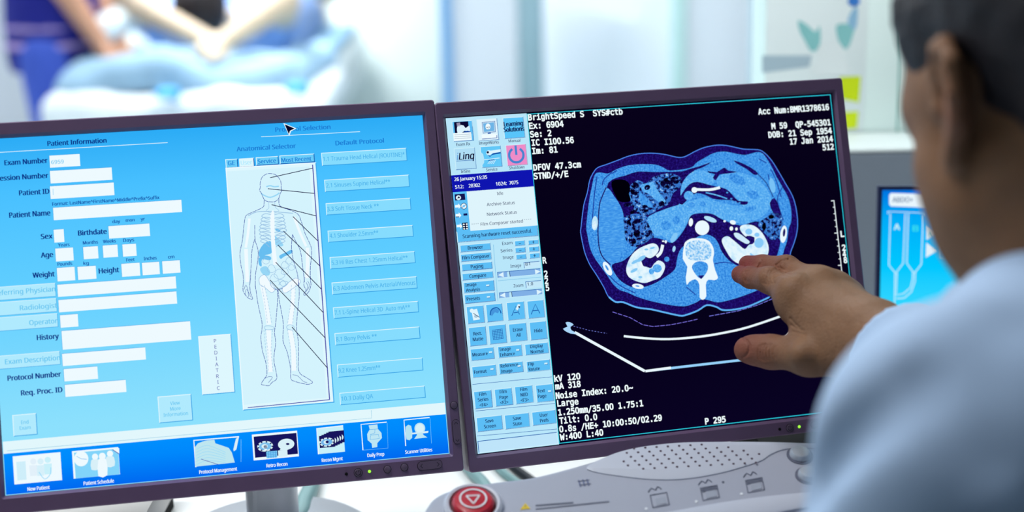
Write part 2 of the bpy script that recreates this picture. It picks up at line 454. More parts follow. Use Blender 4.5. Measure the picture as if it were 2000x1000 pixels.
def rocker(ui, name, c0, c1, r, parent):
    """a capsule-shaped two-way button with an arrow at each end"""
    a = Vector(ui.P(*c0)); d = Vector(ui.P(*c1)); t = (d - a).normalized(); nn = Vector((-t.y, t.x))
    def cap(rr):
        out = []
        for q, s in ((a, 1), (d, -1)):
            for i in range(13):
                g = PI / 2 + PI * i / 12 if s == 1 else -PI / 2 + PI * i / 12
                out.append(q + t * (rr * math.cos(g)) + nn * (rr * math.sin(g)))
        return [(p.x, p.y) for p in out]
    b = MB(ui.M); b.prism(cap(r * 1.13), -.0052, -.004, M_line); b.prism(cap(r), -.0062, -.004, M_btn)
    for q, s in ((a, -1), (d, 1)):
        p0 = q + t * s * r * .35
        for k in (1, -1):
            p1 = p0 - t * s * r * .55 + nn * k * r * .5; dr = (p1 - p0).normalized(); m_ = Vector((-dr.y, dr.x)) * .00022
            b.add([(p.x, -.00632, p.y) for p in (p0 + m_, p1 + m_, p1 - m_, p0 - m_)], [(0, 1, 2, 3)], M_line)
    return b.build(name, parent)
def led(ui, c, parent):
    x, z = ui.P(*c); b = MB(ui.M); M = Matrix.Translation((x, -.005, z)) @ Matrix.Rotation(PI / 2, 4, 'X')
    b.lathe([(.0013, -.001), (.0013, .0003), (.0008, .0009)], emit((150, 255, 60), 1.6), M, 14)
    tag(b.build('power_led', parent), 'glowing green power light')
# ------------------------------------------------------------------ left monitor: patient form
tL, AL, fnL = monitor('L', QL, 'left monitor showing a pale blue patient form with a skeleton figure', (.0125, .0116, .0135, .0165), scol=.034)
SB = emit_grad('form_angle_wash', -.15, .15, [(0, (142, 224, 252)), (.18, (140, 224, 253)), (.55, (98, 207, 255)), (.85, (72, 192, 255)), (1, (44, 172, 246))])  # the panel's viewing-angle wash, painted into the emission as a vertical gradient
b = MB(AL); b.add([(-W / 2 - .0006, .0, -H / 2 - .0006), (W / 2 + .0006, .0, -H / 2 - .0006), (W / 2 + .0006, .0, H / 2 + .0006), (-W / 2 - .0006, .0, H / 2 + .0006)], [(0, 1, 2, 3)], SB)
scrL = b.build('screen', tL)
# the gradient is read in the screen's own coordinates, so bake the tilt into the object
def localise(o, A):
    o.data.transform(A.inverted()); o.matrix_local = A
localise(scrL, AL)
UL = UI(fnL, W / 858, Matrix(), scrL)
UB = UI(fnL, W / 858, AL, tL)
K_navy, K_txt = emit((8, 48, 134)), emit((8, 72, 164))
K_white, K_pale, K_pale2 = emit((238, 250, 255)), emit((176, 234, 254)), emit((222, 247, 254))
K_mid, K_ptxt, K_etch = emit((30, 128, 214)), emit((98, 196, 240)), emit((70, 170, 232))
K_dark = emit((16, 14, 70)); K_purple = emit((78, 76, 170))
def label(u, *a, **k):
    u.begin('form_label'); u.text(*a, **k); u.end()
for (s, x0, y, x1, cap) in [("Patient Information", 95, 283, 209, 9.5), ("Exam Number", 12, 321, 95, 10), ("Accession Number", -19, 352.5, 96.5, 10), ("Patient ID", 40, 380, 98, 10),
        ("Patient Name", 21, 424, 100, 10.5), ("Sex", 82, 465.5, 104, 10), ("Birthdate", 154, 458.5, 209, 10), ("Age", 82, 502, 105, 10),
        ("Weight", 66, 541.5, 108, 10), ("Height", 194, 533, 233, 10), ("History", 74, 664, 116, 10), ("Protocol Number", 17, 744, 120.5, 10), ("Req. Proc. ID", 43, 773, 123, 10)]:
    label(UL, s, x0, y, x1, cap, K_navy, 1, bold=.045)
for (s, x0, y, x1, cap) in [("Format: LastName^FirstName^Middle^Prefix^Suffix", 104, 400, 312, 6.6), ("day", 220, 434, 235, 6.2), ("mon", 246, 431.5, 263, 6.2), ("yr", 275, 429, 283, 6.2),
        ("Years", 115, 480.5, 137, 6.6), ("Months", 163, 476, 192, 6.6), ("Weeks", 202, 473.5, 227, 6.6), ("Days", 241, 471, 262, 6.6), ("Pounds", 114, 518, 142, 6.6),
        ("kg", 164, 516, 174, 6.4), ("Feet", 247, 509.5, 263, 6.6), ("Inches", 281, 507, 306, 6.6), ("cm", 328, 503.5, 340, 6.4)]:
    label(UL, s, x0, y, x1, cap, K_txt, 1, bold=.032)
for (s, x0, y, x1, cap) in [("Protocol Selection", 536, 255, 643, 9), ("Anatomical Selector", 461, 293, 576, 9), ("Default Protocol", 653, 281, 747, 9)]:
    label(UL, s, x0, y, x1, cap, K_mid, 1, bold=.045)
for i, (tl, br) in enumerate([((98, 302), (158, 322)), ((99, 332), (220, 349)), ((99, 362), (224, 379)), ((105, 404), (355, 412)), ((106, 447), (127, 471)), ((212, 440), (293, 459)),
        ((109, 484), (145, 507)), ((163, 481), (193, 503)), ((201, 478), (231, 500)), ((239, 476), (267, 498)), ((112, 522), (148, 546)), ((152, 520), (189, 543)),
        ((237, 514), (274, 537)), ((277, 512), (312, 534)), ((316, 509), (352, 531)), ((113, 555), (344, 562)), ((115, 585), (345.5, 592)), ((118, 615), (154, 637)),
        ((121, 646), (373, 663)), ((122, 691), (285, 702)), ((125, 721), (192, 740)), ((127, 752), (247, 766))]):
    UL.begin('input_field'); UL.rect((tl[0] - .8, tl[1] - .8), br, K_etch, 0); UL.rect(tl, br, K_white, 1)
    if i == 0: UL.text("6959", 102, 318.5, 126, 7.5, K_ptxt, 2)
    if i == 2:
        UL.stroke([(105, 366.5), (105.6, 379)], .8, K_ptxt, 2)
    UL.end()
for (s, tl, br, x0, y, x1) in [("Referring Physician", (-26, 562), (110, 577), -10, 576.5, 110), ("Radiologist", (-24, 592), (112, 607), 41, 605.5, 113), ("Operator", (-22, 622), (114, 637), 59, 634.5, 113.5),
        ("Exam Description", (-16, 697), (118.5, 711), 12, 711.5, 119)]:
    UL.begin('form_button'); UL.button((tl[0], tl[1]), (br[0], br[1]), K_pale, K_pale2, K_etch, 0, 1); UL.text(s, x0, y, x1, 9.5, K_ptxt, 3, bold=.02); UL.end()
UL.begin('divider_line'); UL.stroke([(-20, 297), (327, 276)], 1.2, K_pale2, 1); UL.end()
UL.begin('divider_line'); UL.stroke([(508, 264.5), (700, 254)], 1.2, K_pale2, 1); UL.end()
for (tl, br, lines) in [((27, 813), (73, 848.5), ["End", "Exam"]), ((309, 777), (375, 821), ["View", "More", "Information"])]:
    UL.begin('form_button'); q = UL.button(tl, br, K_pale, K_pale2, K_etch, 0, 1.6); UL.ctext(lines, q, 7, K_ptxt, 3, lead=1.55); UL.end()
UL.begin('form_button'); x0, z0, x1, z1 = UL.button((388, 658), (457, 766), K_pale2, K_white, K_etch, 0, 1.6)
UL.ctext(list("PEDIATRIC"), (x0, z0, x1, z1), 7.2, K_purple, 3, bold=0, lead=1.62, squeeze=1.0); UL.end()
# tabs
for (s, tl, br, x0, y, x1, on) in [("GE", (440, 310), (462, 323.5), 444, 320.5, 457, 0), ("User", (466.5, 308.5), (494, 321.5), 469, 319.5, 491, 1), ("Service", (499, 306), (541, 317), 502, 317.2, 537, 0), ("Most Recent", (545, 302.5), (611, 312.5), 548, 314.5, 606, 0)]:
    UL.begin('tab'); UL.button(tl, br, K_pale2 if on else emit((104, 204, 250)), K_pale2, K_txt, 0, 1.4)
    UL.text(s, x0, y, x1, 8.5, K_pale if on else K_mid, 3, bold=.03); UL.end()
# skeleton picture
UL.begin('body_diagram')
UL.button((441, 327), (650, 786), K_pale2, K_white, emit((60, 170, 235)), 0, 2)
UL.lrect(*[v + s_ * .004 for v, s_ in zip(UL.box((441, 327), (650, 786)), (0, 1, -1.4, -.6))], emit((212, 243, 253)), 1.0)
UL.stroke([(608, 319), (642.5, 782)], 2, K_purple, 2); UL.stroke([(483, 797.5), (642.5, 782)], 1.6, K_purple, 2)
d5 = lambda L: [(440 + x / 3.845, 300 + y / 3.846) for x, y in L]
d6 = lambda L: [(440 + x / 3.845, 540 + y / 3.846) for x, y in L]
K_out = emit((62, 84, 170)); K_bone = emit((150, 190, 226)); K_bonew = emit((240, 250, 255)); K_org = emit((104, 190, 240)); K_org2 = emit((150, 214, 246))
# organs and white bones under the outline
UL.poly(d5([(250, 720), (290, 665), (340, 655), (345, 735), (300, 755), (250, 770)]), K_org, 2, 3)
UL.poly(d5([(335, 610), (380, 620), (430, 680), (390, 690), (340, 650)]), K_org2, 2, 3)
UL.poly(d5([(400, 760), (450, 735), (490, 715), (495, 740), (440, 765), (410, 785)]), K_org, 2, 3)
UL.poly(d5([(245, 780), (290, 760), (335, 770), (330, 795), (270, 790), (268, 840), (248, 830)]), K_org, 2, 3)
UL.poly(d5([(255, 860), (300, 840), (330, 880), (320, 910), (280, 905)]), K_org2, 2, 3)
UL.poly(d5([(370, 558), (405, 565), (400, 580), (375, 572)]), K_org, 2, 3)
for L, wd in ((d5([(345, 440), (348, 560), (355, 700), (370, 830)]), 8), (d5([(175, 480), (165, 590), (148, 700)]), 5), (d5([(510, 470), (555, 590), (600, 690)]), 5),
              (d5([(150, 710), (155, 840), (160, 960)]), 7), (d5([(610, 700), (610, 840), (605, 930)]), 7),
              (d6([(270, 50), (300, 200), (322, 360)]), 9), (d6([(505, 40), (500, 200), (480, 360)]), 9), (d6([(320, 400), (325, 550), (335, 720)]), 9), (d6([(480, 400), (505, 550), (510, 710)]), 9)):
    UL.stroke(L, wd, K_bonew, 2.4, 3)
for cx, sg in ((300, -1), (400, 1)):
    for k in range(8):
        y = 445 + k * 27; wd = 62 + k * 5 - max(0, k - 4) * 9
        UL.stroke(d5([(350 + sg * 12, y + 6), (350 + sg * wd * .9, y - 2), (350 + sg * (wd + 22), y + 18), (350 + sg * wd * .75, y + 36), (350 + sg * 25, y + 40 + k * 3)]), 1.3, K_bone, 3, 3)
UL.poly(d5([(340, 430), (358, 430), (362, 560), (340, 600), (332, 520)]), K_bonew, 3.2, 3)
UL.stroke(d5([(165, 460), (230, 430), (340, 425), (400, 432), (500, 440)]), 1.4, K_bone, 3, 3)
for (cx, cy, r) in ((300, 800, 24), (340, 860, 30), (400, 900, 38), (440, 830, 26), (470, 800, 24), (490, 850, 22), (360, 930, 30), (440, 880, 26)):
    UL.stroke([(440 + (cx + r * math.cos(a) * (1 + .15 * math.sin(3 * a))) / 3.845, 300 + (cy + r * math.sin(a)) / 3.846) for a in np.linspace(0, 6.28, 17)], .8, K_bone, 3)
for L in ([(250, 930), (290, 905), (330, 960), (370, 1010), (340, 1040), (290, 1000), (255, 980)], [(560, 960), (520, 930), (450, 980), (420, 1010), (440, 1045), (500, 1010)]):
    UL.poly(d5(L), K_bonew, 2.6, 3); UL.stroke(d5(L), 1, K_bone, 3, 3, True)
UL.stroke(d6([(330, 40), (345, 75), (390, 88), (440, 70), (465, 40), (420, 30), (395, 60)]), 1.2, K_bone, 3, 3)
UL.stroke(d6([(395, 20), (430, 25), (450, 55), (425, 70), (405, 50)]), 1, K_bone, 3, 3, True)
for L in ([(268, 60), (292, 200), (312, 350)], [(288, 60), (318, 200), (345, 350)], [(295, 395), (315, 560), (318, 720)], [(285, 400), (300, 560), (312, 650)], [(350, 400), (338, 560), (355, 720)],
          [(490, 60), (485, 200), (462, 350)], [(520, 60), (515, 200), (500, 350)], [(460, 395), (482, 520), (490, 700)], [(500, 400), (528, 560), (530, 700)]):
    UL.dashes(d6(L), .8, K_bone, 3, 4, 2.5)
for L in ([(290, 375), (320, 368), (360, 380), (355, 395), (300, 398)], [(455, 375), (480, 360), (510, 375), (505, 400), (465, 395)]):
    UL.stroke(d6(L), 1, K_bone, 3, 3, True)
# outline of the figure
def out(L, sm=4): UL.dashes(smooth(L, sm, False), 1.1, K_out, 4, 9, 1.0)
out(d5([(283, 335), (262, 285), (250, 268), (256, 245), (255, 215), (268, 170), (300, 145), (330, 140), (370, 150), (402, 185), (412, 220), (412, 250), (417, 270), (405, 290), (395, 325), (370, 350), (340, 354), (305, 350), (283, 335)]))
out(d5([(286, 335), (284, 370), (275, 395), (215, 425), (160, 450), (143, 475), (135, 530), (122, 650), (105, 740), (112, 830), (128, 900), (132, 965)]) + d6([(132, 40), (128, 100), (150, 140), (175, 163), (200, 165), (185, 120), (178, 60), (185, 10)]))
out(d5([(215, 635), (195, 720), (190, 800), (185, 900), (180, 970)])); out(d5([(215, 530), (218, 640), (240, 720), (238, 800), (222, 900), (220, 1000)]))
out(d5([(395, 330), (398, 375), (425, 398), (490, 420), (540, 450), (562, 500), (590, 590), (635, 690), (640, 760), (632, 840), (632, 940)]) + d6([(636, 60), (620, 110), (590, 138), (583, 125), (600, 100), (583, 60), (590, 0)]))
out(d5([(497, 600), (520, 650), (555, 720), (572, 830), (588, 960)])); out(d5([(497, 600), (490, 700), (505, 800), (535, 900), (545, 1000)]))
out(d6([(220, 60), (240, 200), (270, 340), (270, 400), (262, 460), (275, 560), (300, 650), (308, 735), (290, 770), (266, 810), (290, 820), (325, 823), (345, 800), (382, 770), (375, 710), (360, 620), (373, 500), (365, 420), (375, 330), (385, 200), (386, 95)]))
out(d6([(390, 95), (400, 180), (430, 350), (428, 480), (460, 570), (485, 690), (488, 770), (520, 792), (600, 812), (640, 808), (648, 793), (600, 760), (560, 735), (543, 690), (545, 600), (542, 480), (530, 400), (533, 300), (548, 150), (545, 40)]))
out(d6([(355, 88), (387, 96), (425, 85)]))
for L in ([(135, 95), (150, 60), (165, 100), (170, 150)], [(145, 130), (155, 90), (185, 150)], [(600, 40), (612, 70), (600, 110)], [(612, 30), (625, 60), (610, 100)], [(290, 770), (320, 755), (350, 760), (320, 800)], [(500, 740), (540, 750), (580, 790), (610, 800)]):
    UL.stroke(d6(L), .8, K_out, 4, 3)
for L in ([(262, 290), (285, 305), (330, 320), (380, 300), (398, 285)], [(300, 240), (330, 232), (360, 240), (395, 236)]): UL.stroke(d5(L), 2.5, K_org2, 3, 3)
UL.stroke(d5([(315, 350), (320, 400), (300, 420), (350, 440), (395, 420), (368, 395), (365, 355)]), .8, K_bone, 3, 3)
for L in (d5([(328, 172), (645, 100)]), d5([(312, 255), (658, 290)]), d5([(340, 375), (672, 460)]), d5([(500, 465), (686, 648)]), d5([(430, 575), (702, 838)]), d5([(388, 680), (715, 1015)]),
          d5([(372, 810), (560, 1010)]) + d6([(730, 270)]), d5([(330, 945), (380, 1000)]) + d6([(745, 462)]), d6([(495, 378), (762, 690)])):
    UL.stroke(L, 1.5, K_dark, 5)
UL.end()
# protocol buttons
for (s, tl, br, x0, y, x1) in [("1.1 Trauma Head Helical (ROUTINE)*", (626, 297), (791, 310), 629, 312, 788), ("2.1 Sinuses Supine Helical**", (632, 350), (796, 361), 635, 364, 760),
        ("3.3 Soft Tissue Neck **", (635, 396), (799, 406), 637, 410.5, 738), ("4.1 Shoulder 2.5mm**", (639, 450), (804, 459), 642, 463, 737), ("5.3 Hi Res Chest 1.25mm Helical**", (643, 502), (808, 511), 646, 516, 795),
        ("6.3 Abdomen Pelvis Arterial/Venous", (647, 552), (812, 561), 649, 567, 810), ("7.1 L-Spine Helical 3D  Auto mA**", (650, 601), (815, 608), 652, 614.5, 800), ("8.1 Bony Pelvis **", (653, 652), (818, 660), 655, 667, 735),
        ("9.2 Knee 1.25mm**", (658, 714), (824, 723), 660, 729, 742), ("10.3 Daily QA", (663, 770), (829, 777), 666, 784.5, 728)]:
    UL.begin('protocol_button'); UL.button(tl, br, emit((134, 220, 254)), K_pale2, emit((52, 160, 228)), 0, 1.4); UL.text(s, x0, y, x1, 8.6, emit((76, 178, 234)), 3, bold=.012); UL.end()
UL.begin('mouse_cursor'); UL.poly([(551, 237.5), (576.5, 248), (566, 253.5), (562.5, 263)], K_white, 6); UL.poly([(553.5, 240), (573, 248.2), (564, 252.5), (561.8, 259.5)], emit((6, 6, 40)), 7); UL.end()
# status strip and task bar
xa, za, xb, zb = UL.box((7, 864), (870, 806)); zt = UL.P(7, 864)[1]; zl = UL.P(10, 888)[1]; zc = UL.P(30, 882)[1]
UL.begin('status_strip'); UL.lrect(-W / 2, zl, W / 2, zt, emit((226, 247, 252)), 1); UL.stroke([(724, 803), (724.8, 818.5), (15, 882)], 1, emit((150, 205, 230)), 2); UL.end()
TB = emit_grad('taskbar_background', -.151, -.105, [(0, (0, 104, 240)), (.5, (0, 136, 252)), (1, (0, 148, 255))])
UL.begin('task_bar'); UL.lrect(-W / 2, -H / 2, W / 2, zl, TB, 1); UL.end()
def ic(name, x0, y, x1, fs):
    UL.begin('program_icon', 2); fs(); UL.text(name, x0, y, x1, 7, K_white, 2, bold=.03); UL.end()
K_i1, K_i2, K_i3 = emit((130, 212, 250)), emit((216, 240, 248)), emit((22, 20, 92))
def i1():
    UL.rect((26, 893), (122, 940), K_white, 1); UL.rect((33, 904), (53, 939), emit((206, 238, 250)), 2)
    for x, y, c in ((66, 903, 226), (80, 903, 214), (94, 900, 200)):
        UL.ell((x, y), 6, 6, emit((c, 240, 250)), 2); UL.poly([(x - 8, y + 8), (x + 8, y + 7), (x + 7, y + 28), (x - 6, y + 29)], emit((c, 240, 250)), 2)
    UL.stroke([(77, 924), (88, 938), (99, 928), (100, 915)], 1.2, K_i1, 3, 3)
def i2():
    UL.rect((141, 883), (234.5, 929), K_white, 1); UL.rect((145, 886), (234, 929), K_i1, 1.5)
    UL.ell((159, 898), 14, 15, K_white, 2); UL.stroke([(150, 893), (159, 898), (170, 899)], .8, K_etch, 3)
    for x, y, s in ((186, 894, 1), (215, 888, 1), (200, 893, 1.1)):
        UL.ell((x, y), 6 * s, 6.3 * s, K_white, 3 + (s > 1)); h = 34 * s if s > 1 else 24
        UL.poly([(x - 8, y + 9), (x - 4, y + 5), (x + 4, y + 5), (x + 8, y + 8), (x + 9 * s, y + h), (x - 7 * s, y + h + 2)], K_white if s > 1 else K_i2, 3 + (s > 1), 2)
    UL.poly([(220, 879), (233, 877), (233, 888)], K_white, 4); UL.stroke([(220, 880), (232, 888)], 1.4, K_purple, 5)
def i3():
    UL.stroke([(382, 915), (378, 862), (466, 855)], 2.4, K_white, 1)
    UL.poly([(381, 914), (380, 876), (386, 868), (396, 864), (404, 862), (418, 861), (420, 868), (432, 872), (446, 877), (452, 886), (458, 906)], emit((190, 230, 240)), 2, 0)
    UL.poly([(460, 859), (466, 855), (461, 880), (456, 884), (455, 880)], K_i2, 2)
    for k in range(6): UL.stroke([(383, 880 + 6 * k), (405, 872 + 6 * k), (440, 886 + 4 * k)], .6, K_i1, 3, 3)
    UL.stroke([(392, 899), (426, 910)], 1, K_purple, 4); UL.stroke([(470, 860), (470, 905)], .7, K_i1, 2)
def i4():
    UL.rect((491, 851), (583, 894), K_white, 1); UL.rect((494.5, 855), (581, 889), K_i3, 2)
    for cx, cy, rx, ry in ((517, 874, 15.5, 10.5), (558, 870, 16, 11)): UL.ell((cx, cy), rx, ry, K_i2, 3, -.1)
    UL.ell((517, 874), 12, 7.6, emit((120, 190, 235)), 4, -.1); UL.ell((516, 874), 6, 4.5, K_i2, 5); UL.ell((517.5, 875), 3.4, 3.4, K_i3, 5); UL.ell((518, 881), 3, 2, K_white, 6); UL.ell((561, 869.5), 3.5, 2, K_i3, 5)
    for k in range(9): a = k * .698; UL.ell((517 + 14 * math.cos(a), 874 + 9 * math.sin(a)), 1.8, 1.5, K_i3, 5)
    UL.rect((519, 884.5), (541, 896), emit((120, 200, 244)), 6); UL.rect((542, 882.5), (561, 894), K_i2, 6)
    for k in range(1, 5): UL.stroke([(519 + 4.4 * k, 884.2 - .4 * k), (519.6 + 4.4 * k, 898 - .4 * k)], .6, K_mid, 7)
    for k in range(1, 4): UL.stroke([(519, 884.5 + 3.4 * k), (541, 882.5 + 3.4 * k)], .6, K_mid, 7)
    UL.poly([(545, 882), (550, 875), (556, 880), (560, 875), (562, 881)], K_i2, 6)
def i5():
    UL.rect((617, 839), (673, 885), emit((200, 240, 250)), 1); UL.stroke([(621, 890), (617.5, 839), (669, 833.5)], 2, K_white, 2)
    for k in range(4, -1, -1):
        x, y = 622 + 4.6 * k, 854 - 2.2 * k
        UL.rect((x, y), (x + 32, y + 21), K_i3, 3 + (4 - k) * .5); UL.ell((x + 15, y + 12), 14.5, 9, K_i2, 3.2 + (4 - k) * .5, -.1)
    UL.ell((637, 866), 11, 6.5, emit((110, 180, 235)), 6, -.1); UL.ell((636, 866), 5, 4, K_i2, 6.3); UL.ell((638, 865.5), 3, 2.8, K_i3, 6.6)
    for k in range(9): a = k * .698; UL.ell((637 + 13 * math.cos(a), 866 + 8 * math.sin(a)), 1.7, 1.4, K_i3, 6.5)
def i6():
    UL.stroke([(708, 882), (704, 831), (754, 826.5)], 2, K_white, 1); UL.stroke([(755, 828), (757, 878), (709, 882)], .6, K_i1, 1)
    UL.poly([(719, 833), (736, 831), (737, 840), (744, 848), (745, 858), (736, 868), (736, 876), (726, 877.5), (725, 869), (717, 862), (716, 850), (721, 841)], emit((190, 230, 244)), 2)
    UL.stroke([(723, 852), (738, 851), (740, 859), (722, 861)], 1, K_etch, 3, 0, True); UL.stroke([(720, 841), (738, 840)], .8, K_etch, 3); UL.stroke([(731, 841), (731, 848), (722, 851)], .8, K_etch, 3)
def i7():
    UL.stroke([(791.5, 874), (788, 822.5), (838, 817.5)], 2, K_white, 1); UL.stroke([(839, 819), (842, 869)], .6, K_i1, 1)
    UL.ell((819, 839), 10.5, 11, emit((190, 230, 244)), 2.2); UL.ell((819, 839), 8, 8.6, K_i2, 2.6)
    UL.poly([(791, 836), (802, 834), (804, 858), (793, 861)], emit((180, 226, 242)), 2, 2); UL.poly([(803, 848), (836, 844), (835, 848), (804, 851)], K_i2, 2.8)
    UL.poly([(814, 848), (824, 847), (826, 852), (834, 857), (808, 860), (813, 853)], emit((190, 230, 244)), 3)
ic("New Patient", 55, 961.5, 98, i1); ic("Patient Schedule", 164, 950.5, 223, i2); ic("Protocol Management", 389, 928.5, 463, i3); ic("Retro Recon", 520, 916, 561, i4)
ic("Recon Mgmt", 628, 905.5, 669, i5); ic("Daily Prep", 717, 896, 750, i6); ic("Scanner Utilities", 791, 889.5, 844, i7)
# bezel controls
flat_disc(UB, 'sensor', (675, 928.5), .0014, .0003, M_black, tL)
flat_disc(UB, 'power_button', (698, 926), .0033, .0009, M_btn, tL, M_line, power_mark)
for c in ((755, 919.5), (788, 915.5), (884, 793)): flat_disc(UB, 'menu_button', c, .0030, .0009, M_btn, tL, M_line)
rocker(UB, 'rocker_button', (822, 913), (853, 909.5), .0036, tL); rocker(UB, 'rocker_button', (888, 829), (891, 862), .0032, tL)
led(UB, (720, 923.5), tL)
# ------------------------------------------------------------------ right monitor: scan viewer
tR, AR, fnR = monitor('R', QR, 'right monitor showing a blue abdominal scan slice on black', (.0098, .0110, .0140, .0155))
b = MB(AR); e_ = .0006
b.add([(-W / 2 - e_, 0, -H / 2 - e_), (W / 2 + e_, 0, -H / 2 - e_), (W / 2 + e_, 0, H / 2 + e_), (-W / 2 - e_, 0, H / 2 + e_)], [(0, 1, 2, 3)],
      emit_grad('viewer_background', -.15, .15, [(0, (9, 3, 34)), (.5, (5, 1, 22)), (1, (8, 2, 26))]))
scrR = b.build('screen', tR); localise(scrR, AR)
UR = UI(fnR, W / 757, Matrix(), scrR)
UQ = UI(fnR, W / 757, AR, tR)
R_pale, R_btn, R_hi, R_lo = emit((184, 230, 250)), emit((92, 190, 246)), emit((206, 240, 252)), emit((26, 96, 176))
R_txt, R_wh, R_white = emit((14, 22, 84)), emit((240, 252, 255)), emit((222, 244, 254))
# side panel
xs = UR.P(1030.5, 222)[0]; xs2 = UR.P(1089.5, 866)[0]; xs = (xs + xs2) / 2
UR.begin('side_panel'); UR.lrect(-W / 2, -H / 2, xs, H / 2, R_pale, 0)
UR.stroke([(922, 751), (1077, 736)], .8, R_lo, 1); UR.stroke([(928, 803), (1083, 788)], .8, R_lo, 1); UR.stroke([(931, 852), (1087, 838)], .8, R_lo, 1); UR.stroke([(963.5, 478), (972, 588)], .8, emit((120, 190, 230)), 1); UR.stroke([(972, 548.5), (1057, 541)], .8, emit((120, 190, 230)), 1); UR.end()
UR.begin('viewer_frame'); x1 = W / 2 - .0006; z1 = H / 2 - .0006; z0 = -H / 2 + .0006; q = .0007; K_cy = emit((46, 206, 228))
for r in ((xs, z1 - q, x1, z1), (x1 - q, z0, x1, z1), (xs, z0, x1, z0 + q), (xs, z0, xs + q * .8, z1)): UR.lrect(*r, K_cy, 1)
UR.end()
def tb(name, tl, br, fill=R_btn, hi=R_hi, lo=R_lo, fs=None, text=None, cap=None):
    UR.begin('panel_icon', 1); UR.button(tl, br, fill, hi, lo, 0, 1.2)
    if fs: fs()
    if text: UR.text(*text)
    UR.end()
K_b = emit((10, 8, 50))
def f1():
    UR.rect((887, 239.5), (917, 261), K_b, 1.5); UR.poly([(893, 250), (897, 245), (906, 246), (910, 251), (917, 246), (918, 258), (908, 256), (900, 262), (894, 260)], R_white, 2, 2)
    UR.poly([(892, 241), (899, 240), (900, 247), (893, 248)], emit((150, 140, 170)), 2); UR.rect((886, 261), (922, 274), R_wh, 3)
    for k in range(3): UR.stroke([(888, 264.5 + 3.6 * k), (920, 262.5 + 3.6 * k)], .8, emit((150, 170, 190)), 4)
    UR.poly([(905, 259), (914, 256), (921, 259), (920, 262)], K_txt, 2.5, 2)
def f2():
    UR.poly([(942, 240), (967, 237), (968, 258), (944, 261)], emit((190, 220, 240)), 1.6); UR.poly([(944, 242), (965, 239.5), (966, 256), (946, 258.5)], emit((110, 180, 230)), 2)
    UR.stroke([(942, 240), (967, 237), (968, 258), (944, 261)], 1, K_txt, 2.5, 0, True); UR.ell((953.5, 248), 4.8, 6, R_wh, 3); UR.ell((951.8, 249.5), 1.1, 1, K_b, 4); UR.ell((955.6, 249), 1.1, 1, K_b, 4); UR.stroke([(952.5, 253), (955.5, 252.7)], .7, K_b, 4)
    UR.poly([(941, 264), (970, 262), (971, 269), (942, 272)], R_wh, 2); UR.stroke([(942, 272.3), (971, 269.5), (970.5, 265)], 1.2, K_txt, 3); UR.stroke([(953, 261), (959, 260.5)], 2, K_txt, 3)
def f3(): UR.text("Learning", 985, 247.8, 1022, 8.5, R_txt, 2, 'sans', .05); UR.text("Solutions", 985, 258.6, 1024.5, 8.5, R_txt, 2, 'sans', .05)
def f4():
    UR.text("i", 893, 313.5, 896.5, 13, emit((110, 170, 225)), 2, 'sans', .03, .2); UR.text("Linq", 897, 312.7, 927.5, 12.5, K_b, 2, 'sans', .03, .2); UR.stroke([(892, 315.5), (926, 312.5)], 1, R_lo, 2)
def f5():
    UR.ell((955, 299), 5, 5, R_white, 1.6); UR.ell((953, 298), 2.3, 2.3, K_b, 2); UR.poly([(957, 295), (978, 292), (978, 297), (962, 300), (958, 303)], R_white, 1.8); UR.poly([(952, 302), (958, 305), (963, 300), (978, 297.5), (978, 300), (962, 303), (957, 307)], K_txt, 2.1)
    UR.poly([(938.5, 300), (944, 302), (946, 318), (940, 322)], R_pale, 1.6, 2); UR.stroke([(946, 312.5), (976, 309)], 1.2, R_white, 2); UR.stroke([(954, 314), (966, 312.5)], 1.4, K_txt, 2)
    for k in range(4): UR.stroke([(953 + 3.5 * k, 320.5), (959 + 3 * k, 313)], 1, R_white, 2)
def f6():
    c = (1008.6, 303.5); UR.stroke([(c[0] + 14 * math.cos(a), c[1] + 14 * math.sin(a)) for a in np.linspace(-PI / 2 + .5, 1.5 * PI - .58, 32)], 4.4, emit((70, 132, 206)), 2)
    UR.stroke([(1007, 284.5), (1008.8, 303)], 4.2, emit((70, 132, 206)), 2)
for (tl, br, fl, lo, fs, tx) in [((884, 239), (925, 274), R_btn, R_lo, f1, ("Exam Rx", 892, 286, 919, 5.4, R_txt, 2)), ((932, 235), (974, 272.5), R_white, R_lo, f2, ("ImageWorks", 936, 283.2, 975, 5.4, R_txt, 2)),
        ((983, 232), (1025, 268), emit((88, 196, 250)), R_lo, f3, ("Manual", 994, 278.8, 1017, 5.4, R_txt, 2)), ((888, 292), (930, 328.5), emit((176, 222, 246)), R_lo, f4, ("InSite", 901, 338.6, 919, 5.4, R_txt, 2)),
        ((939, 288), (980.5, 324.5), emit((98, 200, 248)), R_lo, f5, ("Service", 950, 335.2, 972, 5.4, R_txt, 2)), ((988.5, 285), (1030, 321), emit((238, 140, 200)), emit((140, 60, 130)), f6, ("Shutdown", 995, 331.3, 1025, 5.4, R_txt, 2))]:
    tb('', tl, br, fl, R_hi, lo, fs, tx)
UR.begin('date_bar'); x0, za, _, zb = UR.box((882, 343), (1043, 364.5)); UR.lrect(-W / 2, za, xs, zb, emit((14, 20, 176)), 1)
for a in (("26 January 15:35", 888, 354.2, 952, 6.4), ("512:", 889.5, 369.2, 906, 6.4), ("28302", 916, 366.8, 938, 6.4), ("1024:", 969, 363.2, 990, 6.4), ("7075", 995, 361, 1012.5, 6.4)): UR.text(*a, R_wh, 2, 'sans', .03)
UR.end()
UR.begin('status_panel'); x0, z0_, _, z1_ = UR.box((885.5, 376), (1049, 440.5)); UR.lrect(-W / 2, z0_, xs, z1_, emit((222, 244, 252)), 1)
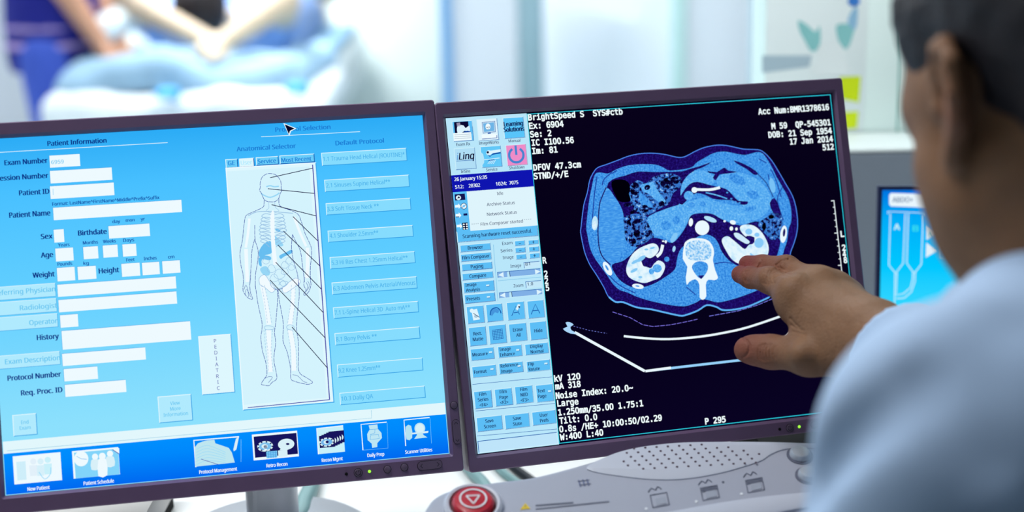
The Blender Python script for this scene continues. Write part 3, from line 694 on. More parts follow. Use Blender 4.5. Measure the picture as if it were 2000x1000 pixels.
xi = UR.P(911.5, 375)[0]; UR.lrect(-W / 2, z0_, xi, z1_, R_btn, 1.5)
for a in (("Idle", 971, 381.5, 983, 5.8), ("Archive Status", 951, 403, 1006, 5.8), ("Network Status", 951.5, 422, 1010, 5.8), ("Film Composer started", 939, 441.5, 1022, 5.8), ("- - - -", 921.5, 440.5, 935, 6), ("- - - -", 1024, 431.5, 1037.5, 6)): UR.text(*a, R_txt, 3, 'sans', .006)
UR.rect((888, 380), (909, 390.5), emit((20, 20, 80)), 2); UR.ell((895.5, 386.5), 5, 4.6, R_white, 3); UR.poly([(893, 388), (896, 383.5), (899, 387)], K_b, 4)
for (x, y) in ((889, 403.5), (890, 421), (892, 442)): UR.poly([(x, y - 2.5), (x + 6, y - 3), (x + 6, y - 6), (x + 11, y), (x + 7, y + 5), (x + 7, y + 2), (x, y + 2.4)], R_wh, 3)
UR.ell((906, 403), 6.2, 6.2, R_txt, 3.2); UR.ell((906, 403), 5.3, 5.3, R_white, 3.5); UR.ell((906, 403), 2, 2, R_btn, 4); UR.stroke([(902, 406), (910, 400)], 1, R_lo, 3.9)
UR.rect((890, 419), (899, 424), R_txt, 2.5); UR.rect((892, 420), (897, 423), R_wh, 2.8); UR.rect((905, 417.5), (913, 421), R_txt, 3.2); UR.rect((902.5, 435.5), (914.5, 448.5), K_b, 3.5)
for i in range(2):
    for j in range(3): UR.ell((905.8 + 5.6 * i + .3 * j, 438.5 + 4.4 * j - .4 * i), 1.8, 1.5, R_wh, 4)
UR.end()
def bt(tl, br, lines=None, cap=6.2, fs=None, mark=None, name='tool_button', left=False, dx=0):
    UR.begin(name, 1); q = UR.button(tl, br, R_btn, R_hi, R_lo, 0, 1.3)
    if lines: UR.ctext(lines, q, cap, R_txt, 3, bold=.024, lead=1.62, squeeze=.84, left=left)
    if fs: fs()
    if mark: UR.rect(mark, (mark[0] + 6.5, mark[1] + 2.4), R_lo, 2); UR.rect((mark[0] - .6, mark[1] - .8), (mark[0] + 5.8, mark[1] + 1.6), R_hi, 2.5)
    UR.end()
UR.begin('message_box', 1); q = UR.button((893, 453), (1050, 459.5), R_btn, R_hi, R_lo, 0, 1.6); UR.text("Scanning hardware reset successful.", 904, 465.5, 1040, 6.4, R_txt, 3, 'sans', .02); UR.end()
bt((899, 480), (957.5, 487), ["Browser"]); bt((900, 498), (959, 505.5), ["Film Composer"]); bt((902, 517), (960.5, 523.5), ["Paging"]); bt((903, 535.5), (962.5, 541.5), ["Compare"])
bt((905, 553), (965, 566.5), ["Image", "Analysis"], 5.8, mark=(949.5, 557), left=True); bt((907, 577), (966.5, 587), ["Presets"], mark=(951, 579.5), left=True)
for s, x0, y, x1 in (("Exam", 981, 478.8, 1001), ("Series", 978, 493.2, 1001), ("Image", 982, 506.5, 1003), ("Image", 997, 523.2, 1018), ("Zoom", 1003, 561.5, 1022)):
    UR.begin('panel_label'); UR.text(s, x0, y, x1, 5.8, R_txt, 2, 'sans', .006); UR.end()
for a, b_, c, d_ in (((1005.5, 471.5), (1024.5, 478), (1032, 470), (1051, 475.5)), ((1006.5, 485), (1025.5, 491.5), (1033, 483), (1052, 489.5)), ((1008, 498), (1027, 504.5), (1034.5, 496), (1053.5, 502.5))):
    bt(a, b_, ["–"], 7.5); bt(c, d_, ["+"], 7.5)
for tl, br, s, x0, y, x1 in (((1023.5, 513.5), (1054, 521), "81", 1026, 519, 1035), ((1027, 551), (1057, 559.5), "1.0", 1030, 558, 1041)):
    UR.begin('value_field', 1); UR.button(tl, br, emit((196, 232, 250)), R_lo, R_hi, 0, 1); UR.text(s, x0, y, x1, 5.6, R_txt, 3); UR.end()
for tl, br, tx in (((972, 532.5), (1056, 535), 990), ((975.5, 572.5), (1059, 574.5), 994)):
    UR.begin('slider', 1); x0, z0_, x1_, z1_ = UR.button(tl, br, emit((128, 176, 230)), R_lo, R_hi, 0, 1); h = (z1_ - z0_); zc = (z0_ + z1_) / 2
    UR.put([(x0, zc), (x0 + h * 1.1, z1_), (x0 + h * 1.1, z0_)], R_white, 2); UR.put([(x1_, zc), (x1_ - h * 1.1, z1_), (x1_ - h * 1.1, z0_)], R_white, 2); xx = UR.P(tx, tl[1])[0]; UR.lrect(xx, z0_, xx + .0022, z1_, R_pale, 2); UR.lrect(xx + .0022, z0_, xx + .0027, z1_, R_txt, 2); UR.end()
def g1():
    UR.poly([(920, 606), (931, 603), (937, 624), (924, 626)], R_white, 2.5); UR.stroke([(922, 606), (928, 615)], 2.5, R_white, 3); UR.ell((921, 607), 4, 4, R_white, 3, 0); UR.stroke([(924, 612), (936, 620)], 1, R_txt, 3.5); UR.ell((929, 618), 3.5, 3, emit((170, 200, 220)), 3.2)
def g2(): UR.stroke([(957, 616), (958, 608), (962, 603), (970, 601), (976, 606), (978, 612)], 2, R_lo, 3, 3); UR.poly([(958, 609), (966, 602), (974, 606), (972, 612), (966, 610), (960, 618)], emit((70, 150, 220)), 2.5, 2)
def g3(): UR.stroke([(999, 617), (1007, 598), (1014, 614)], 1.4, R_lo, 3); UR.stroke([(1003, 611), (1011, 610)], 1.4, R_lo, 3); UR.poly([(1007, 603), (1011, 594), (1016, 595), (1010, 607)], R_white, 3.4); UR.stroke([(1012, 599), (1015, 600)], 2.4, K_b, 4)
def g4(): UR.stroke([(1037, 614), (1045, 594), (1054, 612)], 1.5, R_lo, 3); UR.stroke([(1040, 607), (1051, 606)], 1.4, R_lo, 3)
def g5():
    for k in range(7): UR.stroke([(961 + 3.2 * k, 645 - .4 * k), (963 + 3.2 * k, 664 - .4 * k)], .8, R_lo, 3); UR.stroke([(961 + .25 * k, 645 + 3.1 * k), (981 + .25 * k, 642.6 + 3.1 * k)], .8, R_lo, 3)
for r in (((911, 600), (945.5, 629), None, 0, g1), ((949, 596), (982, 625.5), None, 0, g2), ((989.5, 592), (1025, 622), None, 0, g3), ((1029.5, 589), (1063, 618.5), None, 0, g4),
          ((915, 641), (950, 672.5), ["Rect.", "Matte"], 6.2, None), ((954, 637), (989, 668.5), None, 0, g5), ((993.5, 634), (1029, 664), ["Erase", "All"], 6.2, None), ((1034, 630.5), (1068, 660.5), ["Hide"], 6.2, None)):
    bt(r[0], r[1], r[2], r[3] or 6, r[4])
for r in (((918.5, 683), (964.5, 699.5), ["Measure"], (955, 687.5)), ((972, 678), (1019, 694), ["Image", "Enhance"], (1008, 683)), ((1025, 673.5), (1070.5, 688.5), ["Display", "Normal"], None),
          ((921.5, 717.5), (968.5, 732.5), ["Format"], (957.5, 720.5)), ((974, 711), (1021, 725.5), ["Reference", "Image"], (1010.5, 714.5)), ((1028, 707), (1074, 721.5), ["Flip", "Rotate"], (1063, 709.5)),
          ((925, 766), (960.5, 794.5), ["Film", "Series", "<F4>"], None), ((965.5, 761.5), (1000.5, 789.5), ["Film", "Page", "<F2>"], None), ((1005, 756.5), (1041, 785), ["Film", "MID", "<F3>"], None), ((1046, 753.5), (1080.5, 782), ["Text", "Page"], (1070, 763.5)),
          ((930, 817), (980.5, 837.5), ["Save", "Screen"], None), ((985, 812), (1033.5, 832.5), ["Save", "State"], None), ((1038.5, 806), (1085, 825.5), ["User", "Prefs"], None)):
    bt(r[0], r[1], r[2], 6, None, r[3], left=bool(r[3]))
UR.begin('command_line'); UR.button((933, 863), (1088, 866), emit((190, 228, 250)), R_lo, R_hi, 1, 1.2); UR.end()
# read-outs
for (s, x0, y, x1) in [("BrightSpeed S  SYS#ctb", 1032, 235.6, 1218), ("Ex: 6904", 1034, 252.2, 1102), ("Se: 2", 1036, 268.6, 1078), ("IC I100.56", 1039, 285, 1122), ("Im: 81", 1040, 301.2, 1090), ("DFOV 47.3cm", 1042, 333.5, 1136), ("STND/+/E", 1043, 350.2, 1111),
        ("Acc Num:BMR1378616", 1481, 223.5, 1620.5), ("M 59  QP-545301", 1507, 252, 1623.5), ("DOB: 21 Sep 1954", 1501, 268.8, 1626), ("17 Jan 2014", 1543, 282, 1628), ("512", 1607, 293, 1629), ("R", 1060, 514.5, 1068), ("2", 1063, 541, 1070), ("2", 1064, 554.5, 1071), ("5", 1066, 568, 1073),
        ("kV 120", 1082, 745.6, 1134), ("mA 318", 1084, 760.6, 1134.5), ("Noise Index: 20.0~", 1085, 779, 1238), ("Large", 1088, 794, 1130), ("1.250mm/35.00 1.75:1", 1090, 811.6, 1258), ("Tilt: 0.0", 1092, 828, 1167), ("0.8s /HE+ 10:00:50/02.29", 1092, 844.4, 1295), ("W:400 L:40", 1093, 860, 1179), ("P 295", 1377, 828.6, 1418),
        ("L", 1642, 462, 1649.5), ("2", 1645, 489, 1652), ("4", 1646, 501, 1653), ("8", 1648, 513, 1655)]:
    UR.begin('readout_text'); UR.text(s, x0, y, x1, 10.8, R_wh, 1, 'mono', .03); UR.end()
UR.begin('scale_bar'); UR.stroke([(1628.6, 391), (1646, 548)], 1.6, R_wh, 1)
for k in range(13): UR.stroke([(1628.8 + 1.38 * k, 391.3 + 12.6 * k), (1622.8 + 1.38 * k + (2.5 if k % 5 else 0), 391.8 + 12.6 * k)], 1.5, R_wh, 1)
UR.end()
# the scan slice
N_t = emit_noise('soft_tissue_pixels', [(.3, (26, 104, 200)), (.5, (62, 150, 234)), (.75, (110, 190, 248))], 620, 4)
N_l = emit_noise('liver_pixels', [(.25, (44, 130, 222)), (.5, (66, 152, 234)), (.72, (104, 186, 247))], 620, 4, (.35, 1, 1.5))
N_p = emit_noise('bright_tissue_pixels', [(.25, (54, 142, 228)), (.5, (86, 172, 242)), (.72, (134, 206, 251))], 600, 4)
N_f = emit_noise('fat_pixels', [(.3, (14, 2, 62)), (.5, (26, 8, 96)), (.72, (44, 32, 140))], 560, 4)
N_m = emit_noise('mottled_pixels', [(.36, (2, 0, 20)), (.45, (24, 12, 92)), (.52, (60, 136, 224)), (.58, (40, 92, 190)), (.66, (150, 210, 250))], 300, 4)
N_k = emit_noise('kidney_pixels', [(.3, (176, 222, 250)), (.5, (222, 244, 254)), (.7, (240, 250, 255))], 150, 4)
N_b = emit_noise('spongy_bone_pixels', [(.38, (96, 176, 240)), (.5, (170, 216, 248)), (.6, (220, 240, 254))], 520, 4)
K_skin, K_blk, K_w, K_md = emit((76, 136, 240)), emit((1, 0, 10)), emit((234, 248, 255)), emit((70, 150, 230))
SKIN = [(1135, 442), (1140, 402), (1147, 377), (1152, 352), (1160.5, 335), (1168.6, 327), (1183, 322), (1204.6, 314), (1228, 305), (1253, 300), (1278, 299.5), (1300, 302), (1321.7, 307), (1334, 307), (1345, 302.5), (1358, 295.5), (1376, 288), (1399, 283.6), (1417.5, 284), (1435.5, 287.5), (1451.6, 291), (1469.7, 291.7), (1484, 293), (1495, 300), (1507.5, 314), (1520, 334), (1534.5, 359), (1547, 381), (1554, 402.5), (1557.5, 429.5), (1556.5, 452), (1550.7, 474), (1544, 492), (1542, 506), (1535, 530), (1522, 558), (1502, 580), (1464, 597), (1435, 604), (1411, 605), (1399, 599), (1380, 595.6), (1363, 606), (1339, 615), (1327, 616), (1303, 611), (1272, 604), (1243, 600), (1217, 590), (1202, 589.6), (1188, 579), (1179, 560.6), (1165, 537), (1152, 517), (1143, 496), (1138, 476), (1134, 454)]
MUS = [(1145, 442), (1150, 397), (1156, 364.6), (1162, 341), (1172, 337), (1188, 339), (1206, 330), (1228, 323), (1257, 320.5), (1282, 322), (1296.5, 327.7), (1307, 333), (1332.5, 331), (1352, 326), (1360, 318), (1372, 310.6), (1394, 299), (1415.6, 296), (1437, 300), (1455, 302.5), (1473, 298), (1484, 297), (1493, 303.4), (1505.7, 323), (1516.5, 345), (1531, 370), (1540, 388), (1545, 410), (1545, 433), (1540, 446), (1537, 470), (1531, 488), (1527, 506), (1519, 526), (1505, 548), (1484, 564), (1448, 578.5), (1421, 586.5), (1401, 590), (1383, 585.6), (1370.6, 584), (1360, 590), (1346, 595.6), (1334, 598), (1310, 595.6), (1272, 588), (1243, 579), (1226, 571.4), (1210, 566), (1197.4, 555), (1186.6, 539), (1172, 519), (1159.6, 501), (1152, 483), (1147, 458)]
UR.begin('scan_image', 1)
UR.poly(SKIN, N_f, 0, 3); UR.stroke(SKIN, 1.6, K_skin, .5, 3, True)
UR.stroke([(1189, 580), (1202, 589.6), (1217, 590), (1243, 600), (1272, 604), (1303, 611), (1327, 616), (1339, 615), (1363, 606), (1380, 595.6), (1399, 599), (1411, 605), (1435, 604), (1464, 597), (1502, 580)], 3, emit((96, 178, 246)), .6, 3)
UR.poly(MUS, N_t, 1, 3)
D = lambda L, sm=3, l=2: UR.poly(L, N_f, l, sm)
for L in ([(1166, 345), (1161, 380), (1158, 415), (1156, 440)], [(1195, 337), (1180, 350), (1176, 362)], [(1528, 365), (1518, 390), (1530, 430)], [(1205, 333), (1195, 339)], [(1505, 330), (1515, 350), (1526, 385)], [(1497, 318), (1482, 310)], [(1500, 340), (1503, 355)], [(1176, 520), (1196, 545), (1215, 560), (1240, 572)], [(1340, 560), (1358, 575)], [(1395, 515), (1412, 512), (1430, 514)]):
    UR.stroke(L, 1.8, emit((28, 60, 160)), 2, 3)
D([(1185, 366), (1197, 350), (1221, 343), (1246, 335), (1278, 336), (1332, 334.5), (1360, 327.5), (1345, 345), (1333, 370), (1330, 385), (1325, 400), (1280, 415), (1264, 426), (1232, 428), (1216, 424), (1205, 395)], 2)
UR.poly([(1185, 368), (1192, 372), (1199, 382.6), (1210, 399), (1217, 417), (1219, 442), (1221, 458), (1218, 476), (1213.6, 494), (1206, 508), (1194, 515), (1179.4, 503), (1172, 487), (1168.6, 461.6), (1169.5, 440), (1172, 402), (1177.6, 382.6)], N_l, 3, 3)
UR.stroke([(1184, 366), (1176, 384), (1170.5, 402), (1168, 440), (1168, 463), (1171, 488), (1178.5, 504), (1192, 517)], 2, N_f, 3.5, 3)
UR.poly([(1219, 424), (1245, 417), (1264, 424), (1272, 440), (1277, 462), (1268, 470), (1250, 480), (1236, 482), (1222, 468), (1219, 445)], N_m, 3, 3)
UR.poly([(1227, 372), (1234, 360), (1246, 352), (1262, 358), (1272, 348), (1290, 341), (1310, 339), (1328, 346), (1331, 358), (1326, 368), (1314, 378), (1306, 398), (1290, 406), (1270, 418), (1250, 420), (1236, 404), (1230, 390)], N_m, 3, 3)
UR.poly([(1251, 362), (1262, 358), (1276, 356), (1282, 368), (1292, 382), (1300, 393), (1292, 398), (1280, 390), (1266, 378), (1256, 374)], N_p, 3.3, 3)
UR.poly([(1248, 375), (1256, 380), (1268, 392), (1274, 404), (1262, 404), (1250, 396)], N_t, 3.3, 3)
for c, rx, ry in (((1240, 362), 8, 6), ((1264, 366), 6, 5), ((1303, 357), 14, 10), ((1318, 352), 9, 7), ((1258, 408), 9, 8), ((1292, 398), 6, 6), ((1238, 376), 6, 9), ((1226, 400), 8, 4), ((1238, 412), 9, 4), ((1228, 436), 4, 7), ((1246, 432), 10, 4), ((1266, 440), 4, 8), ((1244, 456), 7, 8), ((1235, 470), 8, 6), ((1266, 456), 4, 8)):
    UR.ell(c, rx, ry, emit_noise('bowel_gas_pixels', [(.42, (2, 0, 16)), (.56, (14, 6, 66)), (.62, (60, 120, 210)), (.7, (130, 200, 250))], 260, 3) if 'bowel_gas_pixels' not in MATS else MATS['bowel_gas_pixels'], 3.6, random.Random(int(c[0])).uniform(-.6, .6), 12)
UR.poly([(1194.7, 355.6), (1204.6, 350.6), (1221, 352), (1230, 361), (1229, 377), (1231.6, 391.6), (1221, 395), (1208, 392.5), (1201, 381), (1195, 366)], K_blk, 4, 3)
UR.stroke([(1229, 378), (1234, 392), (1242, 396)], 1.6, K_md, 4, 3)
# pancreas, stomach and bowel loops
UR.poly([(1264, 426), (1280, 416), (1305, 406), (1325, 400), (1346, 393), (1379, 385), (1395, 392), (1428, 399.6), (1450, 404), (1465, 415), (1465, 434), (1444, 436), (1411, 428), (1380, 416), (1354, 418), (1342, 434), (1330, 455), (1313, 471), (1293, 461), (1278, 458), (1270, 445)], N_p, 3.8, 3)
UR.poly([(1330, 385), (1331, 361), (1346, 340), (1366, 332), (1388, 340), (1396, 350), (1390, 360), (1360, 362), (1342, 372)], N_p, 3.2, 3)
UR.poly([(1400, 350), (1412, 340), (1440, 336), (1470, 345), (1492, 362), (1506, 388), (1502, 408), (1485, 425), (1468, 428), (1452, 404), (1440, 388), (1420, 370), (1404, 366)], N_p, 3.2, 3)
for c, rx, ry, rt in (((1300, 440), 10, 9, 0), ((1372, 398), 6, 5, 0), ((1350, 400), 7, 5, 0), ((1320, 430), 7, 8, 0), ((1440, 350), 18, 9, .5), ((1470, 380), 12, 8, .3), ((1400, 320), 10, 6, 0), ((1465, 408), 12, 5, -.2)):
    UR.ell(c, rx, ry, N_t, 4.2, rt, 16)
D([(1340, 332), (1365, 325), (1389, 316.5), (1372, 327), (1340, 337)], 2, 3.5); D([(1433, 313), (1455, 321), (1475, 333), (1480, 340), (1472, 341), (1458, 330), (1440, 320)], 2, 4.3)
UR.stroke([(1480, 340), (1497, 358), (1510, 385)], 1.4, N_f, 4.3, 3)
D([(1382, 334), (1400, 336), (1414, 327), (1422, 333), (1440, 335.5), (1420, 339), (1405, 341), (1398, 352), (1392, 347), (1396, 340), (1386, 338)], 2, 4.3)
D([(1325, 392), (1333, 376), (1346, 360), (1362, 355), (1385, 361), (1403, 365), (1418, 369), (1430, 380), (1442, 392), (1460, 393), (1458, 399), (1446, 399), (1430, 391), (1408, 390), (1392, 388), (1378, 381), (1360, 377), (1346, 386), (1332, 400)], 2, 4.3)
UR.stroke([(1378, 376), (1400, 381), (1420, 388)], 2.4, N_p, 4.6, 3)
for (x, y) in ((1428, 388), (1436, 394), (1444, 396), (1420, 376)): UR.ell((x, y), 2.2, 1.6, K_md, 4.6)
UR.ell((1345, 382), 9.5, 9, N_p, 4.8); UR.ell((1356, 371), 5.6, 5.6, K_w, 5); UR.stroke([(1360, 370), (1380, 370.5), (1392, 369.5), (1406, 366)], 5, K_w, 5, 3)
# fat behind, kidneys, spine
D([(1350, 420), (1372, 416), (1392, 418), (1410, 428), (1445, 440), (1475, 432), (1500, 440), (1506, 460), (1506, 485), (1500, 505), (1482, 524), (1455, 524), (1428, 512), (1410, 492), (1402, 474), (1392, 462), (1374, 458), (1352, 468), (1338, 478), (1328, 488), (1322, 505), (1318, 525), (1300, 540), (1272, 556), (1240, 562), (1214, 550), (1200, 533), (1195, 517), (1215, 510), (1232, 497), (1245, 482), (1262, 473), (1275, 464), (1296, 468), (1313, 474), (1330, 457), (1342, 437)], 3, 4.4)
UR.poly([(1480, 438), (1495, 425), (1508, 415), (1524, 420), (1529, 440), (1522, 462), (1508, 468), (1496, 458)], N_m, 4.5, 3); D([(1503, 396), (1512, 386), (1520, 400), (1526, 425), (1518, 424), (1508, 412)], 2, 4.5)
UR.ell((1506, 423), 5.5, 4, K_blk, 4.8); UR.ell((1492, 442), 4, 7, K_blk, 4.8)
D([(1500, 458), (1522, 466), (1522, 482), (1514, 504), (1500, 504)], 3, 4.4); D([(1500, 498), (1516, 500), (1508, 518), (1488, 528)], 3, 4.4)
UR.poly([(1262, 478.7), (1275, 475), (1284, 479.6), (1286, 488.6), (1280, 497.6), (1269.5, 504), (1258.6, 501), (1252, 506), (1253, 512), (1256, 519), (1262, 521), (1271, 523), (1276.6, 515.6), (1285.6, 508.4), (1296.5, 514), (1298, 524.6), (1289, 541), (1273, 548), (1258.6, 552.5), (1242.4, 549), (1228, 541), (1222.6, 528), (1226, 512), (1235, 496), (1248, 485)], N_k, 5, 3)
UR.ell((1283, 524), 9, 8, N_p, 5.3); UR.ell((1272, 530), 5, 6, N_p, 5.3)
for c, rx, ry, rt in (((1252, 505), 10, 4, -.6), ((1240, 511), 8, 3, -.5), ((1238, 528), 8, 3, -.5), ((1262, 487), 4, 2, 0), ((1274, 484), 5, 2, -.3), ((1250, 541), 4, 2, 0)): UR.ell(c, rx, ry, emit((130, 200, 246)), 5.3, rt, 14)
UR.stroke([(1294, 478), (1290, 493), (1282, 501)], 6, K_w, 5.5, 3); UR.ell((1302, 506), 5, 5, N_t, 5.3); UR.ell((1300, 472), 2.2, 3.2, K_w, 5.5); UR.ell((1295, 471), 2.5, 1.6, K_w, 5.5)
UR.poly([(1446, 450), (1446, 441.6), (1457, 438), (1473, 441), (1488, 454), (1498, 472), (1501, 487), (1496, 505), (1484, 520), (1462, 522), (1441, 514), (1428, 505), (1417, 488), (1409.5, 472), (1412, 464), (1421, 461), (1430, 467), (1441, 476), (1454, 486), (1462, 478), (1471, 475), (1473, 463), (1462, 462), (1455, 461)], N_k, 5, 3)
for c, rx, ry, rt in (((1482, 474), 9, 10, .3), ((1462, 452), 7, 6, 0), ((1478, 458), 5, 4, 0), ((1470, 500), 8, 2.5, .8)): UR.ell(c, rx, ry, emit((136, 202, 248)), 5.2, rt, 16)
UR.poly([(1455, 462), (1465, 460), (1472, 464), (1473, 473), (1466, 474), (1460, 470)], N_f, 5.5, 2); UR.poly([(1433, 455), (1442, 455), (1455, 464), (1464, 472), (1458, 476), (1446, 470), (1436, 463)], emit((206, 236, 252)), 5.6, 3)
UR.poly([(1335, 484), (1337, 474), (1346, 467), (1356, 465), (1372, 465.5), (1385, 471), (1393, 484), (1394, 497), (1392, 508), (1397, 529), (1402, 542), (1395, 547), (1383, 546), (1378, 556), (1379, 578), (1372.5, 585), (1366, 580), (1365.6, 556), (1358, 545), (1346, 550), (1341, 556), (1339, 540), (1342, 520.5), (1333, 505)], K_w, 5, 2)
UR.poly([(1338, 486), (1342, 475), (1354, 470), (1372, 470), (1384, 476), (1389, 488), (1387, 503), (1374, 508), (1352, 508), (1341, 502)], N_b, 5.3, 3)
UR.poly([(1351, 522), (1358, 512), (1370, 510), (1381, 515), (1382, 526), (1376, 537), (1369, 544), (1360, 538)], N_t, 5.6, 3); UR.poly([(1363, 538), (1375, 537), (1369, 545)], N_f, 5.9)
UR.ell((1371, 444.7), 14, 14.3, K_w, 5.5)
for c, rx, ry, rt, m in (((1349, 434), 4.2, 8, .1, K_w), ((1387, 428), 13, 4.6, .35, emit((176, 224, 250))), ((1431, 434), 6, 4.2, .3, K_w), ((1428, 446), 3.6, 4.2, 0, K_w), ((1438, 447), 2.6, 3.2, 0, K_w), ((1415, 431.6), 2.6, 2.2, 0, K_w), ((1316, 464), 5, 11, .5, emit((130, 200, 248))), ((1316, 486), 3, 6, .2, emit((160, 214, 250))),
                         ((1161.5, 436), 6, 14, .05, emit((190, 230, 250))), ((1160.5, 440), 4, 8, .2, K_w), ((1186, 524.5), 6.5, 15, -.5, K_w), ((1245.5, 559), 11.5, 5, .15, K_w), ((1530, 457), 6.5, 17, .12, K_w), ((1508, 362), 5.5, 15, -.2, emit((120, 194, 246)))): UR.ell(c, rx, ry, m, 5.6, rt, 20)
UR.ell((1185, 523), 2, 6, K_md, 5.9, -.5); UR.ell((1244.5, 558.5), 4, 1.3, K_md, 5.9, .15); UR.ell((1531, 454), 2.4, 8, N_f, 5.9, .1)
# the scanner couch seen in section
UR.stroke([(1218, 656.3), (1260, 660.4), (1308, 662), (1368, 657), (1416, 649), (1464, 637.6), (1541, 611), (1580, 594)], 4, K_w, 1, 3)
UR.stroke([(1122, 649), (1259, 724.7)], 5, K_w, 1); UR.stroke([(1260, 724.7), (1350, 714), (1450, 702.4), (1515, 692)], 4.4, emit((150, 208, 250)), 1); UR.stroke([(1260, 724.7), (1310, 718)], 4.6, K_w, 1.3); UR.stroke([(1510, 692), (1526, 666), (1548, 644), (1590, 612)], 5, K_w, 1)
UR.poly([(1099, 642), (1108, 638), (1104, 630), (1112, 629), (1120, 634), (1114, 638), (1116, 645), (1130, 653), (1118, 652), (1108, 649)], emit((170, 214, 250)), 1, 2)
UR.dashes([(1120, 637), (1150, 645), (1185, 651)], 1, emit((110, 120, 210)), 1, 3, 3); UR.dashes([(1196, 609), (1230, 620), (1255, 634), (1275, 637.5), (1310, 634), (1345, 627), (1362, 623)], 1.2, emit((120, 110, 220)), 1, 9, 2); UR.dashes([(1385, 617), (1440, 607), (1480, 595), (1520, 578)], 1.2, emit((120, 120, 230)), 1, 9, 2)
UR.end()
flat_disc(UQ, 'sensor', (1518.5, 837.5), .0014, .0003, M_black, tR)
flat_disc(UQ, 'power_button', (1538, 835), .0033, .0009, M_btn, tR, M_line, power_mark)
led(UQ, (1556.5, 832.5), tR)
for c in ((1586, 829), (1614, 826)): flat_disc(UQ, 'menu_button', c, .0030, .0009, M_btn, tR, M_line)
# ------------------------------------------------------------------ a drawing frame on any tilted plane
def plane_frame(p0, yaw, slope):
    """matrix whose X runs right, Z up the slope and -Y out of the surface"""
    R = Matrix.Rotation(yaw, 3, 'Z')
    X = R @ Vector((1, 0, 0)); Z = R @ Vector((0, math.cos(slope), math.sin(slope))); Y = Z.cross(X)
    m = Matrix((X, Y, Z)).transposed().to_4x4(); m.translation = p0
    return m
def plane_fn(m):
    inv = m.inverted(); p0 = m.translation.copy(); n = m.to_3x3() @ Vector((0, 1, 0))
    def fn(x, y):
        q = inv @ ray_plane(x, y, p0, n); return (q.x, q.z)
    return fn
# ------------------------------------------------------------------ scanner console in front of the right monitor
M_cons = mat('console_grey_plastic', (176, 176, 188), .45, noise=.03, nscale=30, bump=.03, bscale=500)
M_cons2 = mat('console_pale_plastic', (204, 204, 214), .4, noise=.02, nscale=30)
M_ink = mat('console_grey_print', (98, 100, 116), .6); M_red = mat('red_button_plastic', (196, 26, 48), .25, coat=.5, noise=.05)
M_dred = mat('dark_red_recess', (96, 14, 30), .5); M_yel = mat('yellow_print', (232, 196, 40), .5); M_wht = mat('white_print', (240, 240, 242), .5)
KF = plane_frame(at_y(1200, 885, 1.205), .10, math.radians(20)); kfn = plane_fn(KF)
OUT = [(828, 1010), (836, 982), (856, 963), (900, 948), (970, 937), (1040, 928), (1120, 908), (1184, 889), (1230, 876), (1290, 867), (1360, 862), (1440, 861), (1560, 863), (1660, 866), (1760, 880), (1790, 960), (1780, 1090), (1650, 1150), (1400, 1165), (1100, 1170), (920, 1150), (850, 1090)]
t = thing('control_console', 'grey control console with a red stop button below the right monitor', 'console', (KF.translation.x, KF.translation.y, DZ), 0)
TI = root_matrix(t).inverted()
def kloop(pts, inset, off):
    q = [Vector(kfn(*p)) for p in pts]; c = sum(q, Vector((0, 0))) / len(q); out = []
    n = len(q); sg = 1 if sum(q[i - 1].x * q[i].y - q[i].x * q[i - 1].y for i in range(n)) > 0 else -1
    for i in range(n):
        tg = (q[(i + 1) % n] - q[i - 1]).normalized(); nn = Vector((-tg.y, tg.x)) * sg
        p = q[i] + nn * inset; out.append(KF @ Vector((p.x, -off, p.y)))
    return out
so = smooth(OUT, 4)
L = [kloop(so, .006, 0), kloop(so, .0025, -.001), kloop(so, .0006, -.0035), kloop(so, 0, -.008)]
L.append([Vector((p.x, p.y, max(DZ + .001, p.z - .03))) for p in L[3]]); L.append([Vector((p.x, p.y, DZ)) for p in L[3]])
n = len(so); vs = sum(L, []); fs = []
for j in range(len(L) - 1):
    for i in range(n): fs.append((j * n + i, j * n + (i + 1) % n, (j + 1) * n + (i + 1) % n, (j + 1) * n + i))
fs.append(tuple(range(n)))
b = MB(TI); b.add(vs, fs, M_cons, True); b.build('housing', t)
OV = [(1146, 918), (1184, 893), (1240, 876), (1320, 866), (1400, 864), (1480, 864), (1560, 866), (1640, 870), (1650, 878), (1560, 877), (1528, 880), (1504, 890), (1480, 904), (1400, 927), (1320, 938), (1240, 935)]
so = smooth(OV, 5); L = [kloop(so, 0, -.002), kloop(so, .0004, .0009), kloop(so, .003, .0016)]; n = len(so); vs = sum(L, []); fs = [(j * n + i, j * n + (i + 1) % n, (j + 1) * n + (i + 1) % n, (j + 1) * n + i) for j in range(2) for i in range(n)] + [tuple(2 * n + i for i in t_) for t_ in geometry.tessellate_polygon([[Vector((v[0], v[1], 0)) for v in L[2]]])]
b = MB(TI); b.add(vs, fs, M_cons2, True); g = b.build('speaker_cover', t)
UK = UI(kfn, 1.2 / 3000, TI @ KF, t, .0002)
UK.parent = g; UK.begin('speaker_hole', 9)
M_hole = mat('speaker_hole_dark', (88, 70, 84), .8)
for r in range(7):
    for c in range(16):
        x = 1212 + c * 22 + (11 if r % 2 else 0) + r * 3; y = 921 - r * 8.2 - (x - 1212) * .055
        u = (x - 1340) / 150; v = (y - 899) / 29
        if u * u + v * v < 1: UK.ell((x, y), 2.6, 1.9, M_hole, 0, 0, 8)
UK.end(); UK.parent = t
LP = [(1180, 1024), (1300, 1003), (1400, 985), (1500, 971), (1600, 962), (1640, 960), (1650, 985), (1560, 998), (1400, 1030), (1200, 1060)]
